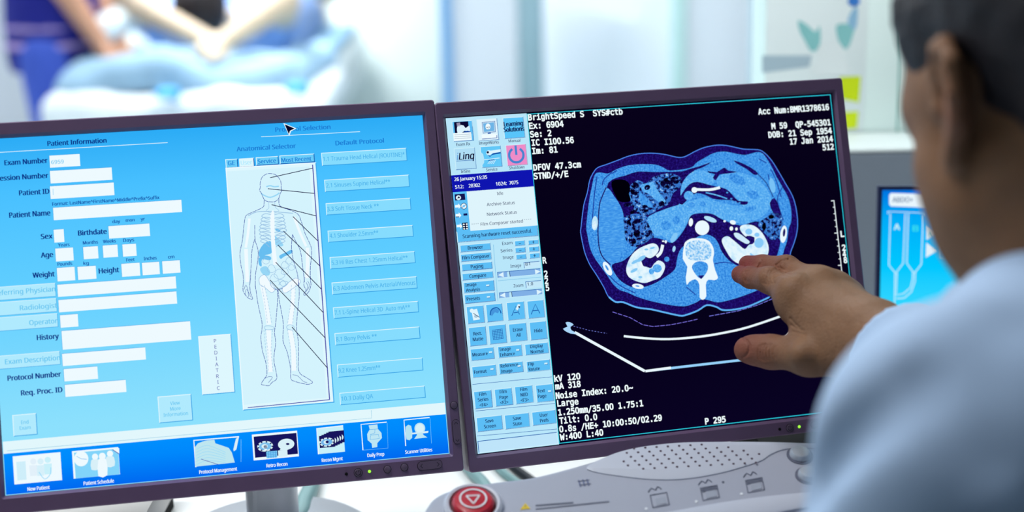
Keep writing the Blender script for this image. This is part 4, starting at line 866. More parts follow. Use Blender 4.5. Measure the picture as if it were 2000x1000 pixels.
so = smooth(LP, 4); L = [kloop(so, 0, -.002), kloop(so, .001, .0022), kloop(so, .004, .0034)]; n = len(so); vs = sum(L, []); fs = [(j * n + i, j * n + (i + 1) % n, (j + 1) * n + (i + 1) % n, (j + 1) * n + i) for j in range(2) for i in range(n)] + [tuple(2 * n + i for i in t_) for t_ in geometry.tessellate_polygon([[Vector((v[0], v[1], 0)) for v in L[2]]])]
b = MB(TI); b.add(vs, fs, M_cons2, True); b.build('front_lip', t)
kx, kz = kfn(924, 990)
SM = TI @ KF @ Matrix.Translation((kx, 0, kz)) @ Matrix.Rotation(PI / 2, 4, 'X')
b = MB(SM); b.lathe([(.0240, -.002), (.0238, .003), (.0215, .0052), (.0195, .0046), (.0188, .001)], M_cons2, None, 40); b.build('stop_collar', t)
b = MB(SM); b.lathe([(.0186, .0002), (.0186, .0014)], M_dred, None, 32); b.lathe([(.0165, .001), (.0168, .0055), (.0150, .0078), (.008, .0090), (.0001, .0092)], M_red, None, 40)
e = b.build('stop_button', t)
b = MB(SM)
def arc(r0, r1, a0, a1, z, m, n=24):
    vs = []
    for i in range(n + 1):
        a = a0 + (a1 - a0) * i / n; vs += [(r0 * math.cos(a), r0 * math.sin(a), z), (r1 * math.cos(a), r1 * math.sin(a), z)]
    b.add(vs, [(2 * i, 2 * i + 1, 2 * i + 3, 2 * i + 2) for i in range(n)], m)
arc(.0098, .0112, 0, 2 * PI, .0094, M_wht, 32)
for k in range(3):
    a = k * 2 * PI / 3 + .5; p = Vector((.0062 * math.cos(a), .0062 * math.sin(a))); q = Vector((.0062 * math.cos(a + 2.1), .0062 * math.sin(a + 2.1))); d_ = (q - p).normalized(); nn = Vector((-d_.y, d_.x)) * .0006
    b.add([(v.x, v.y, .0095) for v in (p + nn, q + nn, q - nn, p - nn)], [(0, 1, 2, 3)], M_wht)
o = b.build('stop_symbol', e)
def kicon(c, kind):
    UK.begin('key_symbol', 2); x, y = c
    UK.stroke([(x - 18, y - 8), (x + 14, y - 14), (x + 19, y + 10), (x - 13, y + 16)], 3, M_ink, 0, 0, True)
    if kind: UK.poly([(x - 16, y - 6), (x + 13, y - 12), (x + 14, y - 6), (x - 15, y)], M_ink, .5)
    UK.poly([(x - 8, y - 1), (x + 12, y - 5), (x + 14, y + 8), (x - 6, y + 12)], mat('key_face_grey', (168, 170, 182), .5), .5)
    UK.stroke([(x - 22, y - 14), (x - 16, y - 22), (x - 8, y - 18), (x - 4, y - 25), (x + 4, y - 20)], 2.6, M_ink, 0, 2)
    UK.ell((x + 26, y - 20), 2.4, 1.8, M_ink, 0) if kind == 1 else None
    UK.ell((x - 26, y + 18), 3, 2.4, M_wht, 0); UK.end()
kicon((1288, 976), 0); kicon((1386, 962), 1); kicon((1474, 947), 2)
UK.begin('warning_mark', 2); UK.poly([(1016, 996), (1026, 983), (1036, 994)], M_yel, 0); UK.stroke([(1026, 987), (1026.5, 992)], 1.4, M_ink, 1)
UK.stroke([(1046, 988), (1120, 982)], 4, M_ink, 0); UK.stroke([(1046, 995), (1190, 980)], 3, M_ink, 0); UK.end()
UK.begin('key_symbol', 2)
for k in range(3): UK.stroke([(1130 + 8 * k, 938 - k), (1134 + 8 * k, 951 - k)], 3.4, emit and mat('blue_grey_print', (112, 118, 150), .6), 0)
UK.stroke([(1128, 941), (1151, 938)], 2, M_ink, .5); UK.stroke([(1131, 948), (1154, 945)], 2, M_ink, .5); UK.end()
for c, r in (((1562, 890), .0088), ((1578, 930), .0085)):
    kx, kz = kfn(*c); b = MB(TI @ KF @ Matrix.Translation((kx, 0, kz)) @ Matrix.Rotation(PI / 2, 4, 'X'))
    b.lathe([(r * 1.25, -.001), (r * 1.25, .0008), (r * 1.1, .001)], M_ink, None, 28); b.lathe([(r, .0005), (r, .003), (r * .8, .0052), (r * .3, .006)], M_silver, None, 28); b.build('round_key', t)

# ------------------------------------------------------------------ injector display at the right
IW, IH = .27, .205
JF = plane_frame(C(1723, 371, 1.62), -.10, PI / 2 - .12); jfn0 = plane_fn(JF)
# frame origin = top left corner of the lit area
t = thing('injector_display', 'small upright display with cyan screen and syringe diagram behind the man', 'display', (JF.translation.x + .13, JF.translation.y + .05, DZ), 0)
TI = root_matrix(t).inverted(); JM = TI @ JF
M_jbez = mat('dark_blue_bezel', (24, 34, 74), .4)
b = MB(JM); e_ = .004
b.prism([(-e_, -IH - e_), (IW + e_, -IH - e_), (IW + e_, e_), (-e_, e_)], .0006, .012, M_jbez)
for r in ((-e_, -IH - e_, 0, e_), (IW, -IH - e_, IW + e_, e_), (0, 0, IW, e_), (0, -IH - e_, IW, -IH)): b.prism([(r[0], r[1]), (r[2], r[1]), (r[2], r[3]), (r[0], r[3])], -.0015, .0006, M_jbez)
b.build('bezel', t)
b = MB(JM); b.box((.01, .0122, -IH + .01), (IW - .01, .034, -.01), M_silver, bev=.006); b.build('back_shell', t)
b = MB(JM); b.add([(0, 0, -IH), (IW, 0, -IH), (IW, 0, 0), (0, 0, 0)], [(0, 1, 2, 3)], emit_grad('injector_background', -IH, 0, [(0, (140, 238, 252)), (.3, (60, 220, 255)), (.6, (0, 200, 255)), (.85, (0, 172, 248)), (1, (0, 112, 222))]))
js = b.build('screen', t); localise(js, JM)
b = MB(); b.lathe([(.07, 0), (.07, .008), (.062, .013)], M_silver, Matrix.Translation((0, .02, 0)), 32); b.build('stand_base', t)
b = MB(); b.lathe([(.014, .01), (.014, .19)], M_silver, Matrix.Translation((0, .02, 0)), 20); b.build('stand_column', t)
UJ = UI(jfn0, 1.62 / 3000, Matrix(), js)
J_w, J_l, J_c, J_t = emit((232, 246, 254)), emit((216, 246, 255)), emit((60, 226, 236)), emit((70, 110, 150))
UJ.begin('title_field', 2); UJ.poly([(1740, 377), (1860, 380.5), (1860, 407), (1740, 403), (1736.5, 399), (1736.5, 381)], J_w, 0); UJ.text("ABDO+", 1743, 395, 1783, 10, J_t, 1, 'sans', .02); UJ.end()
UJ.begin('syringe_diagram', 2)
UJ.stroke([(1734, 417.5), (1734, 413), (1807, 416), (1807, 421)], 1.8, J_l, 0); UJ.stroke([(1739, 417), (1736, 518), (1748, 532), (1747, 600)], 1.8, J_l, 0)
UJ.stroke([(1768, 417), (1764, 514), (1752, 530)], 1.8, J_l, 0); UJ.stroke([(1774, 417), (1771, 514), (1783, 531)], 1.8, J_l, 0); UJ.stroke([(1803, 420), (1799.5, 516), (1787, 532)], 1.8, J_l, 0)
UJ.stroke([(1748, 532), (1752, 532)], 1.8, J_l, 0); UJ.stroke([(1783, 532), (1788, 532)], 1.8, J_l, 0); UJ.stroke([(1752, 532), (1750.5, 576), (1764, 574), (1778, 562), (1782.5, 545), (1783, 532)], 1.8, J_l, 0, 0); UJ.stroke([(1787.5, 532), (1787, 550), (1780, 570), (1766, 582), (1750.5, 583)], 1.8, J_l, 0)
UJ.text("A", 1746, 449, 1757, 12, emit((200, 244, 250)), 0, 'sans', .05); UJ.text("B", 1783, 452, 1793, 12, J_c, 0, 'sans', .05); UJ.end()
for (a, c, s) in (((1810, 440), (1832, 455), "A"), ((1809, 474), (1832, 489), "")):
    UJ.begin('marker', 2); UJ.poly([a, (c[0], c[1]), (a[0] - 1, a[1] + 29)], emit((224, 240, 250)), 0)
    if s: UJ.text(s, 1814, 461, 1822, 9, emit((60, 190, 200)), 1, 'sans', .03)
    UJ.end()
UJ.begin('value_field', 2); UJ.rect((1840, 443), (1900, 472), emit((110, 220, 210)), 0); UJ.text("ml", 1840, 437, 1848, 6, J_w, 0); UJ.end()
UJ.begin('value_field', 2); UJ.stroke([(1838, 475), (1900, 478), (1898, 507), (1837, 503)], 1.6, J_l, 0, 0, True); UJ.end()

t = thing('flat_case', 'pale beige flat case on the desk behind the lower left corner of the left monitor', 'case', (-.425, 1.345, DZ))
b = MB(); b.box((-.10, -.03, .014), (.083, .10, .046), mat('beige_case_plastic', (206, 200, 196), .5, noise=.03), bev=.004); b.build('case', t)
for x in (-.085, .068):
    b = MB(); b.box((x - .012, -.02, 0), (x + .012, .09, .0142), M_black); b.build('foot', t)
# ------------------------------------------------------------------ cables on the desk
M_cab = mat('teal_grey_cable', (130, 168, 170), .5, noise=.05); M_cabd = mat('dark_cable', (34, 38, 48), .5)
def deskpt(px, py, h): return ray_plane(px, py, Vector((0, 0, DZ + h)), Vector((0, 0, 1)))
def cable(pts, r, m, label):
    P = [deskpt(x, y, r + h) for x, y, h in pts]
    q = []
    for i in range(len(P) - 1):
        a, b_, c, d_ = P[max(i - 1, 0)], P[i], P[i + 1], P[min(i + 2, len(P) - 1)]
        for k in range(6):
            u = k / 6; q.append(.5 * ((2 * b_) + (c - a) * u + (2 * a - 5 * b_ + 4 * c - d_) * u * u + (3 * b_ - a - 3 * c + d_) * u ** 3))
    q.append(P[-1]); b = MB(); b.tube(q, r, m, 10); tag(b.build('cable', None), label, 'cable', 'cables lying on the desk')
cable([(612, 930, 0), (606, 955, 0), (594, 982, 0), (588, 1006, 0), (560, 1040, 0)], .0085, M_cab, 'thick grey cable on the desk right of the left monitor stand')
cable([(560, 975, 0), (600, 984, 0), (640, 988, 0), (690, 1010, 0)], .004, M_cab, 'thin grey cable lying across the thick grey cable')
cable([(905, 900, 0), (925, 925, 0), (945, 946, 0), (960, 975, 0), (990, 1010, -.0)], .0065, M_cab, 'thick grey-green cable left of the console, under the right monitor')
cable([(960, 900, 0), (985, 925, 0), (1012, 945, 0), (1040, 975, 0)], .0045, M_cab, 'middle grey cable running behind the console')
cable([(985, 895, 0), (1010, 918, 0), (1040, 940, 0), (1075, 975, 0)], .0048, M_cabd, 'black cable running behind the console')

bx = Vector((.335, 1.40, DZ)); t = thing('dark_gap_block', 'flat black block added to fill the dark gap under the right end of the right monitor', 'box', tuple(bx), .245)  # black block added to fill the dark gap beneath the monitor
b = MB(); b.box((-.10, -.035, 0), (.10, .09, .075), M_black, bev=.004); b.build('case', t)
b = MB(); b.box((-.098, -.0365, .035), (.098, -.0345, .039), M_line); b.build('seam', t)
# ------------------------------------------------------------------ poster and notice on the wall at the right
WY = 1.979
PF = plane_frame(Vector((0, WY, 1.2)), 0, PI / 2); pfn = plane_fn(PF)
SHX = {}
def sheet(name, label, cat, tl, br, m, marks):
    x0, z1 = pfn(*tl); x1, z0 = pfn(*br)
    x0 = SHX.get(name, x0); SHX['wall_notice'] = x1
    t = thing(name, label, cat, ((x0 + x1) / 2, WY, 1.2 + z0)); T = root_matrix(t).inverted() @ PF
    b = MB(T); b.box((x0, -.0014, z0), (x1, -.0002, z1), m, bev=.0004); b.build('sheet', t)
    u = UI(pfn, WY / 3000, T, t, .0003); u.base = 5.5; marks(u); return t
P_paper = mat('poster_paper', (240, 250, 250), .5, noise=.02, nscale=6); P_teal = mat('teal_print', (142, 206, 206), .6, noise=.12, nscale=25); P_yel = mat('acid_yellow_print', (212, 232, 8), .6); P_blu = mat('blue_print', (60, 130, 214), .6)
def pm(u):
    u.begin('printed_picture', 5.5); u.poly([(1558, 40), (1575, 48), (1592, 62), (1600, 50), (1602, 80), (1594, 98), (1582, 98), (1572, 80), (1562, 62)], P_teal, 0, 3)
    u.poly([(1632, 52), (1645, 46), (1668, 50), (1664, 72), (1656, 92), (1646, 94), (1638, 82)], P_teal, 0, 3)
    u.poly([(1655, 42), (1664, 20), (1674, 14), (1674, 40), (1668, 58)], mat('pale_blue_print', (150, 196, 226), .6), .5, 3); u.ell((1667, 2), 12, 10, P_blu, 1)
    u.poly([(1602, 84), (1640, 84), (1652, 118), (1660, 145), (1584, 145), (1594, 118)], mat('white_card_print', (238, 246, 246), .6), .3, 3)
    u.poly([(1488, 108), (1585, 108), (1580, 130), (1488, 142)], mat('grey_print', (176, 198, 210), .6), .2); u.end()
    u.begin('yellow_block', 5.5); u.poly([(1640, 150), (1681, 148), (1677, 200), (1648, 194), (1640, 190)], P_yel, 0); u.end()
    u.begin('yellow_block', 5.5); u.poly([(1646, 219), (1676, 217), (1673, 250), (1650, 252)], P_yel, 0); u.end()
sheet('wall_poster', 'pale wall poster with teal shapes and two acid-yellow blocks', 'poster', (1500, -120), (1686, 262), P_paper, pm)
def pn(u):
    u.begin('dark_edge', 5.5); u.stroke([(1761, -60), (1757, 130), (1752, 262)], 4.5, mat('dark_green_edge', (126, 178, 170), .6), 0); u.end()
sheet('wall_notice', 'blank pale notice with a thin green right edge, beside the man\'s head', 'notice', (1686.2, -110), (1764, 262), mat('notice_paper', (236, 252, 248), .5, noise=.02, nscale=5), pn)
# ------------------------------------------------------------------ soft bodies: smooth union of tapered limbs, meshed as one surface
class Soft:
    def __init__(s): s.p = []
    def cone(s, a, b, ra, rb, k=.01, sub=False):
        s.p.append(('c', np.array(a, float), np.array(b, float), ra, rb, k, sub)); return s
    def chain(s, pts, rs, k=.01):
        for i in range(len(pts) - 1): s.cone(pts[i], pts[i + 1], rs[i], rs[i + 1], k)
        return s
    def ball(s, c, r, k=.01, sub=False): return s.cone(c, np.array(c, float) + 1e-4, r, r, k, sub)
    def ell(s, c, r, R=None, k=.01, sub=False):
        s.p.append(('e', np.array(c, float), np.array(r, float), np.eye(3) if R is None else np.array(R, float), None, k, sub)); return s
    def half(s, p, n, k=.003):
        """keep the side that n points away from"""
        s.p.append(('h', np.array(p, float), np.array(n, float) / np.linalg.norm(n), None, None, k, True)); return s
    def eval(s, P):
        d = np.full(P.shape[:-1], 1e3, np.float32)
        for q in s.p:
            if q[0] == 'c':
                _, a, b, ra, rb, k, sub = q; ab = b - a; L = ab @ ab
                t = np.clip(((P - a) @ ab) / L, 0, 1).astype(np.float32)
                e = np.sqrt(((P - a - t[..., None] * ab) ** 2).sum(-1)) - (ra + (rb - ra) * t)
            elif q[0] == 'e':
                _, c, r, R, _, k, sub = q; x = (P - c) @ R
                k0 = np.sqrt(((x / r) ** 2).sum(-1)); k1 = np.sqrt(((x / r ** 2) ** 2).sum(-1)) + 1e-9
                e = k0 * (k0 - 1) / k1
            else:
                _, p, n, _, _, k, sub = q; e = -((P - p) @ n)
            if sub:
                h = np.clip(.5 - .5 * (d + e) / k, 0, 1); d = d + (-e - d) * h + k * h * (1 - h)
            else:
                h = np.clip(.5 + .5 * (d - e) / k, 0, 1); d = d + (e - d) * h - k * h * (1 - h)
        return d
def surfnet(f, lo, hi, h):
    """mesh of f = 0 inside the box"""
    ax = [np.arange(lo[i], hi[i] + h, h, dtype=np.float32) for i in range(3)]
    n = [len(a) for a in ax]; st = 5
    cx = [a[::st] for a in ax]; G = np.stack(np.meshgrid(*cx, indexing='ij'), -1); cvv = f(G)
    up = lambda A: A.repeat(st, 0).repeat(st, 1).repeat(st, 2)[:n[0], :n[1], :n[2]]
    V = up(cvv).astype(np.float32)                       # coarse pass first, then only the points near the surface
    near = np.abs(cvv) < h * st * 2.2 + .004
    M = np.argwhere(up(near))
    for q in range(0, len(M), 400000):
        m_ = M[q:q + 400000]; V[m_[:, 0], m_[:, 1], m_[:, 2]] = f(np.stack([ax[0][m_[:, 0]], ax[1][m_[:, 1]], ax[2][m_[:, 2]]], -1))
    V[0] = V[-1] = 1; V[:, 0] = V[:, -1] = 1; V[:, :, 0] = V[:, :, -1] = 1
    S = V < 0; m = [x - 1 for x in n]
    cor = [(a, b, c) for a in (0, 1) for b in (0, 1) for c in (0, 1)]
    cs = sum(S[a:a + m[0], b:b + m[1], c:c + m[2]].astype(np.int8) for a, b, c in cor)
    act = (cs > 0) & (cs < 8); idx = np.full(m, -1, np.int64); I = np.argwhere(act); idx[act] = np.arange(len(I))
    acc = np.zeros((len(I), 3)); cnt = np.zeros(len(I))
    for A in cor:
        for ax_ in range(3):
            if A[ax_]: continue
            B = list(A); B[ax_] = 1
            va = V[I[:, 0] + A[0], I[:, 1] + A[1], I[:, 2] + A[2]]; vb = V[I[:, 0] + B[0], I[:, 1] + B[1], I[:, 2] + B[2]]
            x = (va < 0) != (vb < 0); t = np.where(x, va / np.where(x, va - vb, 1), 0)
            p = np.tile(np.array(A, float), (len(I), 1)); p[:, ax_] += t
            acc += p * x[:, None]; cnt += x
    vs = (I + acc / cnt[:, None]) * h + np.array([a[0] for a in ax])
    F = []
    for d in range(3):
        u, w_ = (d + 1) % 3, (d + 2) % 3
        sl = [slice(1, m[i]) for i in range(3)]; sl[d] = slice(0, m[d]); sl2 = list(sl); sl2[d] = slice(1, m[d] + 1)
        a = S[tuple(sl)]; b = S[tuple(sl2)]; E = np.argwhere(a != b); off = np.array([1, 1, 1]); off[d] = 0; E = E + off
        q = []
        for du, dw in ((0, 0), (1, 0), (1, 1), (0, 1)):
            c = E.copy(); c[:, u] -= du; c[:, w_] -= dw; q.append(idx[c[:, 0], c[:, 1], c[:, 2]])
        q = np.stack(q, 1); fl = ~S[E[:, 0], E[:, 1], E[:, 2]]; q[fl] = q[fl][:, ::-1]; F.append(q)
    F = np.concatenate(F); F = F[(F >= 0).all(1)]
    return vs, F
def relax(vs, F, it=2, lam=.5):
    E = np.concatenate([F[:, [0, 1]], F[:, [1, 2]], F[:, [2, 3]], F[:, [3, 0]]]); E = np.concatenate([E, E[:, ::-1]])
    for _ in range(it):
        s = np.zeros_like(vs); c = np.zeros(len(vs)); np.add.at(s, E[:, 0], vs[E[:, 1]]); np.add.at(c, E[:, 0], 1)
        vs = vs + lam * (s / np.maximum(c, 1)[:, None] - vs)
    return vs
def soft_mesh(name, meshes, m, parent, tint=None):
    """one mesh object out of one or more (verts, quads); tint(verts) may give a colour per vertex"""
    V = []; Fs = []; b = 0
    for vs, F in meshes: V.append(vs); Fs.append(F + b); b += len(vs)
    V = np.concatenate(V); Fq = np.concatenate(Fs)
    T = np.array(root_matrix(parent).inverted()) if parent is not None else np.eye(4)
    W_ = V @ T[:3, :3].T + T[:3, 3]
    me = bpy.data.meshes.new(name); me.vertices.add(len(W_)); me.vertices.foreach_set('co', W_.astype(np.float32).ravel())
    me.loops.add(Fq.size); me.loops.foreach_set('vertex_index', Fq.astype(np.int32).ravel())
    me.polygons.add(len(Fq)); me.polygons.foreach_set('loop_start', np.arange(0, Fq.size, 4, dtype=np.int32))
    me.update(calc_edges=True); me.validate()
    me.polygons.foreach_set('use_smooth', [True] * len(me.polygons)); me.materials.append(m)
    if tint is not None:
        at = me.color_attributes.new('tint', 'FLOAT_COLOR', 'POINT'); c = np.ones((len(V), 4), np.float32); c[:, :3] = tint(V); at.data.foreach_set('color', c.ravel())
    o = bpy.data.objects.new(name, me); COL.objects.link(o)
    if parent is not None: o.parent = parent
    return o
def np3(v): return np.array((v[0], v[1], v[2]), float)
def CC(px, py, d): return np3(C(px, py, d))
def noise3(P, s, seed=0):
    """cheap smooth noise from summed sines"""
    r = np.random.RandomState(seed); out = 0
    for i in range(6):
        k = r.normal(size=3); k = k / np.linalg.norm(k) * s * (.6 + .25 * i); out = out + np.sin(P @ k + r.uniform(0, 6.28)) / (1 + .35 * i)
    return out / 3
def skin_mat(name, base, sss=.12, bump=.25):
    m = mat(name, base, .58, spec=.3, noise=.17, nscale=75, sss=sss)
    nt = m.node_tree; b = nt.nodes['Principled BSDF']; tc = [n for n in nt.nodes if n.type == 'TEX_COORD'][0]
    mix = [n for n in nt.nodes if n.type == 'MIX'][0]
    at = nt.nodes.new('ShaderNodeVertexColor'); at.layer_name = 'tint'
    mu = nt.nodes.new('ShaderNodeMix'); mu.data_type = 'RGBA'; mu.blend_type = 'MULTIPLY'; mu.inputs[0].default_value = 1
    nt.links.new(mix.outputs[2], mu.inputs[6]); nt.links.new(at.outputs[0], mu.inputs[7]); nt.links.new(mu.outputs[2], b.inputs['Base Color'])
    vo = nt.nodes.new('ShaderNodeTexVoronoi'); vo.inputs['Scale'].default_value = 520
    no = nt.nodes.new('ShaderNodeTexNoise'); no.inputs['Scale'].default_value = 160; no.inputs['Detail'].default_value = 6
    ad = nt.nodes.new('ShaderNodeMath'); ad.operation = 'ADD'
    bp = nt.nodes.new('ShaderNodeBump'); bp.inputs['Strength'].default_value = bump; bp.inputs['Distance'].default_value = .001
    for t_ in (vo, no): nt.links.new(tc.outputs['Object'], t_.inputs['Vector'])
    nt.links.new(vo.outputs['Distance'], ad.inputs[0]); nt.links.new(no.outputs['Fac'], ad.inputs[1]); nt.links.new(ad.outputs[0], bp.inputs['Height']); nt.links.new(bp.outputs[0], b.inputs['Normal'])
    return m
# ------------------------------------------------------------------ the man at the console
M_skin = skin_mat('skin', (138, 98, 69))
M_hair = mat('dark_brown_hair', (26, 18, 24), .55, noise=.35, nscale=60, bump=.9, bscale=260)
M_coat = mat('white_coat_cotton', (172, 194, 222), .85, noise=.03, nscale=40, bump=.12, bscale=700)
M_trs = mat('dark_trousers', (44, 48, 66), .8, noise=.06); M_shoe = mat('black_shoe_leather', (24, 22, 24), .4)
MX, MY = .33, .70
man = thing('person', 'man in a white coat reaching towards the scan on the right monitor', 'person', (MX, MY, 0), 0)

# right hand, fingers towards the screen
hand = Soft()
J = lambda L: [CC(*p) for p in L]
W0 = CC(1712, 662, 1.222)
def finger(pts, rs, k=.005): hand.chain(J(pts), rs, k)
IDX = [(1556, 576, 1.282), (1503, 547, 1.320), (1466, 542, 1.345), (1446, 536, 1.357)]
MID = [(1592, 560, 1.294), (1536, 524, 1.332), (1490, 519, 1.356), (1460, 516, 1.370)]
RNG = [(1624, 568, 1.304), (1574, 548, 1.345), (1534, 540, 1.366), (1506, 538, 1.376)]
PNK = [(1654, 584, 1.308), (1614, 556, 1.345), (1580, 556, 1.362), (1556, 560, 1.370)]
finger(IDX, [.0140, .0112, .0090, .0080]); finger(MID, [.0136, .0108, .0090, .0079]); finger(RNG, [.0135, .0105, .0090, .0078]); finger(PNK, [.012, .009, .0078, .007])
for q, r in ((IDX, .0125), (MID, .0125), (RNG, .012), (PNK, .011)):
    hand.cone(CC(1695, 655, 1.235), CC(*q[0]), .021, r + .002, .016)
hand.cone(CC(1700, 690, 1.225), CC(1566, 600, 1.275), .022, .016, .018)          # index side of the palm
hand.cone(CC(1690, 655, 1.262), CC(1600, 590, 1.308), .018, .013, .016)          # palm depth
TH = [(1672, 692, 1.226), (1580, 694, 1.252), (1504, 687, 1.282), (1458, 683, 1.296)]
hand.chain(J(TH), [.020, .0155, .0126, .0104], .010)
hand.ell(CC(1474, 683, 1.291), (.0135, .010, .0118), np.array(CM), .006)         # pad and nail end of the thumb
hand.cone(CC(1572, 646, 1.262), CC(1640, 660, 1.24), .006, .016, .018)           # web between thumb and index
RW = CC(1735, 672, 1.19); RE = CC(2150, 1040, 1.0); hand.cone(W0, RW + (RE - RW) * .14, .0300, .0285, .014)
hand.ball(CC(1548, 566, 1.271), .0085, .012); hand.ball(CC(1498, 541, 1.312), .0065, .006); hand.ball(CC(1535, 515, 1.324), .0062, .006); hand.ball(CC(1606, 548, 1.284), .008, .014); hand.ball(CC(1636, 556, 1.292), .007, .012)
hand.ball(CC(1566, 692, 1.238), .008, .012)
tend = [(IDX, 0), (MID, 1), (RNG, 2)]
for q, _ in tend: hand.cone(CC(1680, 632, 1.214), CC(q[0][0] + 12, q[0][1] - 2, q[0][2] - .0135), .004, .0035, .010)
for (p, q) in (((1590, 590, 1.2665), (1660, 622, 1.2235)), ((1612, 570, 1.2705), (1680, 600, 1.2270)), ((1640, 566, 1.2765), (1700, 590, 1.2330))): hand.cone(CC(*p), CC(*q), .0022, .0022, .008)   # veins
# skin creases: polylines traced over the joints, sunk into the surface
CR = []
def arcl(c, rx, ry, a0, a1, amp, w_=2.0, n=6): CR.append(([(c[0] + rx * math.cos(a0 + (a1 - a0) * i / n), c[1] + ry * math.sin(a0 + (a1 - a0) * i / n)) for i in range(n + 1)], amp, w_))
for x, h in ((1487, 15), (1492, 17), (1498, 18), (1503, 16), (1509, 13)): arcl((x + 12, 543), 12, h, 2.3, 4.0, .0009, 1.7)
CR += [([(1508, 530), (1520, 522), (1531, 527)], .0008, 1.7), ([(1505, 536), (1518, 530), (1530, 533)], .0008, 1.7), ([(1510, 545), (1524, 537), (1538, 540)], .0008, 1.7)]
for x, h in ((1453, 12), (1457, 13)): arcl((x + 8, 540), 8, h, 2.2, 4.1, .0010, 1.7)
CR += [([(1519, 527), (1516, 518), (1526, 510), (1540, 507)], .0011, 1.9), ([(1518, 526), (1530, 534), (1545, 537), (1551, 535)], .0010, 2.2), ([(1524, 524), (1522, 517), (1530, 512)], .0008, 1.6), ([(1481, 522), (1488, 512), (1487, 508)], .0008, 1.7)]
for x, h, a_ in ((1481, 21, .0009), (1486, 24, .0012), (1491, 25, .0012), (1497, 24, .0010), (1503, 22, .0008), (1510, 18, .0007)): arcl((x + 16, 688), 16, h, 2.45, 3.85, a_, 1.7)
arcl((1447, 679), 17, 19, -1.25, 1.3, .0013, 2.0, 8)                                                 # nail root of the thumb
arcl((1463, 516), 10, 9, 2.0, 4.4, .0006, 1.6); CR += [([(1545, 622), (1552, 632), (1562, 640)], .0012, 2.2), ([(1546, 634), (1556, 642), (1572, 646)], .0010, 2.0), ([(1550, 648), (1560, 650), (1574, 654)], .0008, 2.0)]
rs_ = np.random.RandomState(4)
for i in range(26):                                                                                # fine lines over the back of the hand
    x, y = rs_.uniform(1560, 1690), rs_.uniform(560, 700); L_ = rs_.uniform(10, 26); a_ = rs_.uniform(1.0, 2.0)
    CR.append(([(x, y), (x + L_ * math.cos(a_), y + L_ * math.sin(a_))], .0003, 1.8))
CR += [([(1566 + 5 * k, 606 + 3 * k), (1556 + 8 * k, 628 + 2 * k)], .00035, 1.8) for k in range(5)]
CAMB = np.array([list(RT), list(UP), list(FW)]).T
def crease(P):
    q = (P - np3(EYE)) @ CAMB; u = 1000 + F * q[..., 0] / q[..., 2]; v = 500 - F * q[..., 1] / q[..., 2]; out = np.zeros(P.shape[:-1])
    for pts, amp, w_ in CR:
        x0 = min(p[0] for p in pts) - 6; x1 = max(p[0] for p in pts) + 6; y0 = min(p[1] for p in pts) - 6; y1 = max(p[1] for p in pts) + 6
        m_ = (u > x0) & (u < x1) & (v > y0) & (v < y1)
        if not m_.any(): continue
        uu = u[m_]; vv = v[m_]; d2 = np.full(uu.shape, 1e9)
        for (ax_, ay), (bx, by) in zip(pts, pts[1:]):
            dx, dy = bx - ax_, by - ay; t_ = np.clip(((uu - ax_) * dx + (vv - ay) * dy) / (dx * dx + dy * dy), 0, 1)
            d2 = np.minimum(d2, (uu - ax_ - t_ * dx) ** 2 + (vv - ay - t_ * dy) ** 2)
        out[m_] = np.maximum(out[m_], amp * np.exp(-d2 / (w_ * w_)))
    return out
def hand_f(P): return hand.eval(P) + crease(P)
ps = np.array([CC(1430, 480, 1.39), CC(1430, 740, 1.39), CC(1800, 480, 1.13), CC(1810, 760, 1.12), CC(1800, 480, 1.39), CC(1430, 740, 1.13)])
hlo = np.array([CC(1430, 690, 1.30)[0] - .02, CC(1800, 720, 1.13)[1] - .01, CC(1600, 770, 1.26)[2] - .01]); hhi = np.array([CC(1800, 700, 1.15)[0] + .02, CC(1459, 515, 1.370)[1] + .03, CC(1600, 480, 1.31)[2] + .02])
hv, hf = surfnet(hand_f, hlo, hhi, .0009); hv = relax(hv, hf, 1, .4)

# head
HR = Matrix.Rotation(math.radians(15.5), 3, 'Z') @ Matrix.Rotation(math.radians(-11), 3, 'X')
HRn = np.array(HR)
HC = CC(1852, 196, .872) - HRn @ np.array((-.081, -.009, -.010))
def hp(x, y, z): return HC + HRn @ np.array((x, y, z))          # head frame: right, forward, up
def hr(rx=0, ry=0, rz=0): return HRn @ np.array(Matrix.Rotation(rz, 3, 'Z') @ Matrix.Rotation(ry, 3, 'Y') @ Matrix.Rotation(rx, 3, 'X'))
head = Soft()
head.ell(hp(0, -.012, .045), (.074, .096, .085), HRn, .02)
head.ell(hp(0, .035, -.02), (.059, .060, .088), HRn, .03)
for s in (-1, 1):
    head.cone(hp(.056 * s, .006, -.066), hp(.020 * s, .070, -.102), .022, .020, .03); head.cone(hp(.052 * s, .03, -.05), hp(.050 * s, .02, -.09), .018, .018, .03)   # jaw
    head.ball(hp(.047 * s, .060, -.012), .020, .02); head.cone(hp(.05 * s, .072, .028), hp(.012 * s, .088, .030), .010, .012, .012)
    head.ball(hp(.032 * s, .096, .008), .012, .008, True); head.ball(hp(.032 * s, .080, .008), .0135, .004)
    head.ball(hp(.044 * s, .044, .030), .024, .03); head.cone(hp(.052 * s, .026, .0), hp(.051 * s, .026, -.045), .018, .018, .03)
    head.cone(hp(.063 * s, .012, -.005), hp(.050 * s, .055, -.012), .012, .012, .02)   # cheekbone to ear
head.ball(hp(0, .080, -.100), .018, .02); head.cone(hp(0, .094, .020), hp(0, .114, -.022), .007, .012, .01)
head.cone(hp(-.02, .090, -.052), hp(.02, .090, -.052), .007, .007, .006); head.cone(hp(-.018, .089, -.064), hp(.018, .089, -.064), .008, .008, .006); head.cone(hp(-.024, .100, -.058), hp(.024, .100, -.058), .002, .002, .003, True)
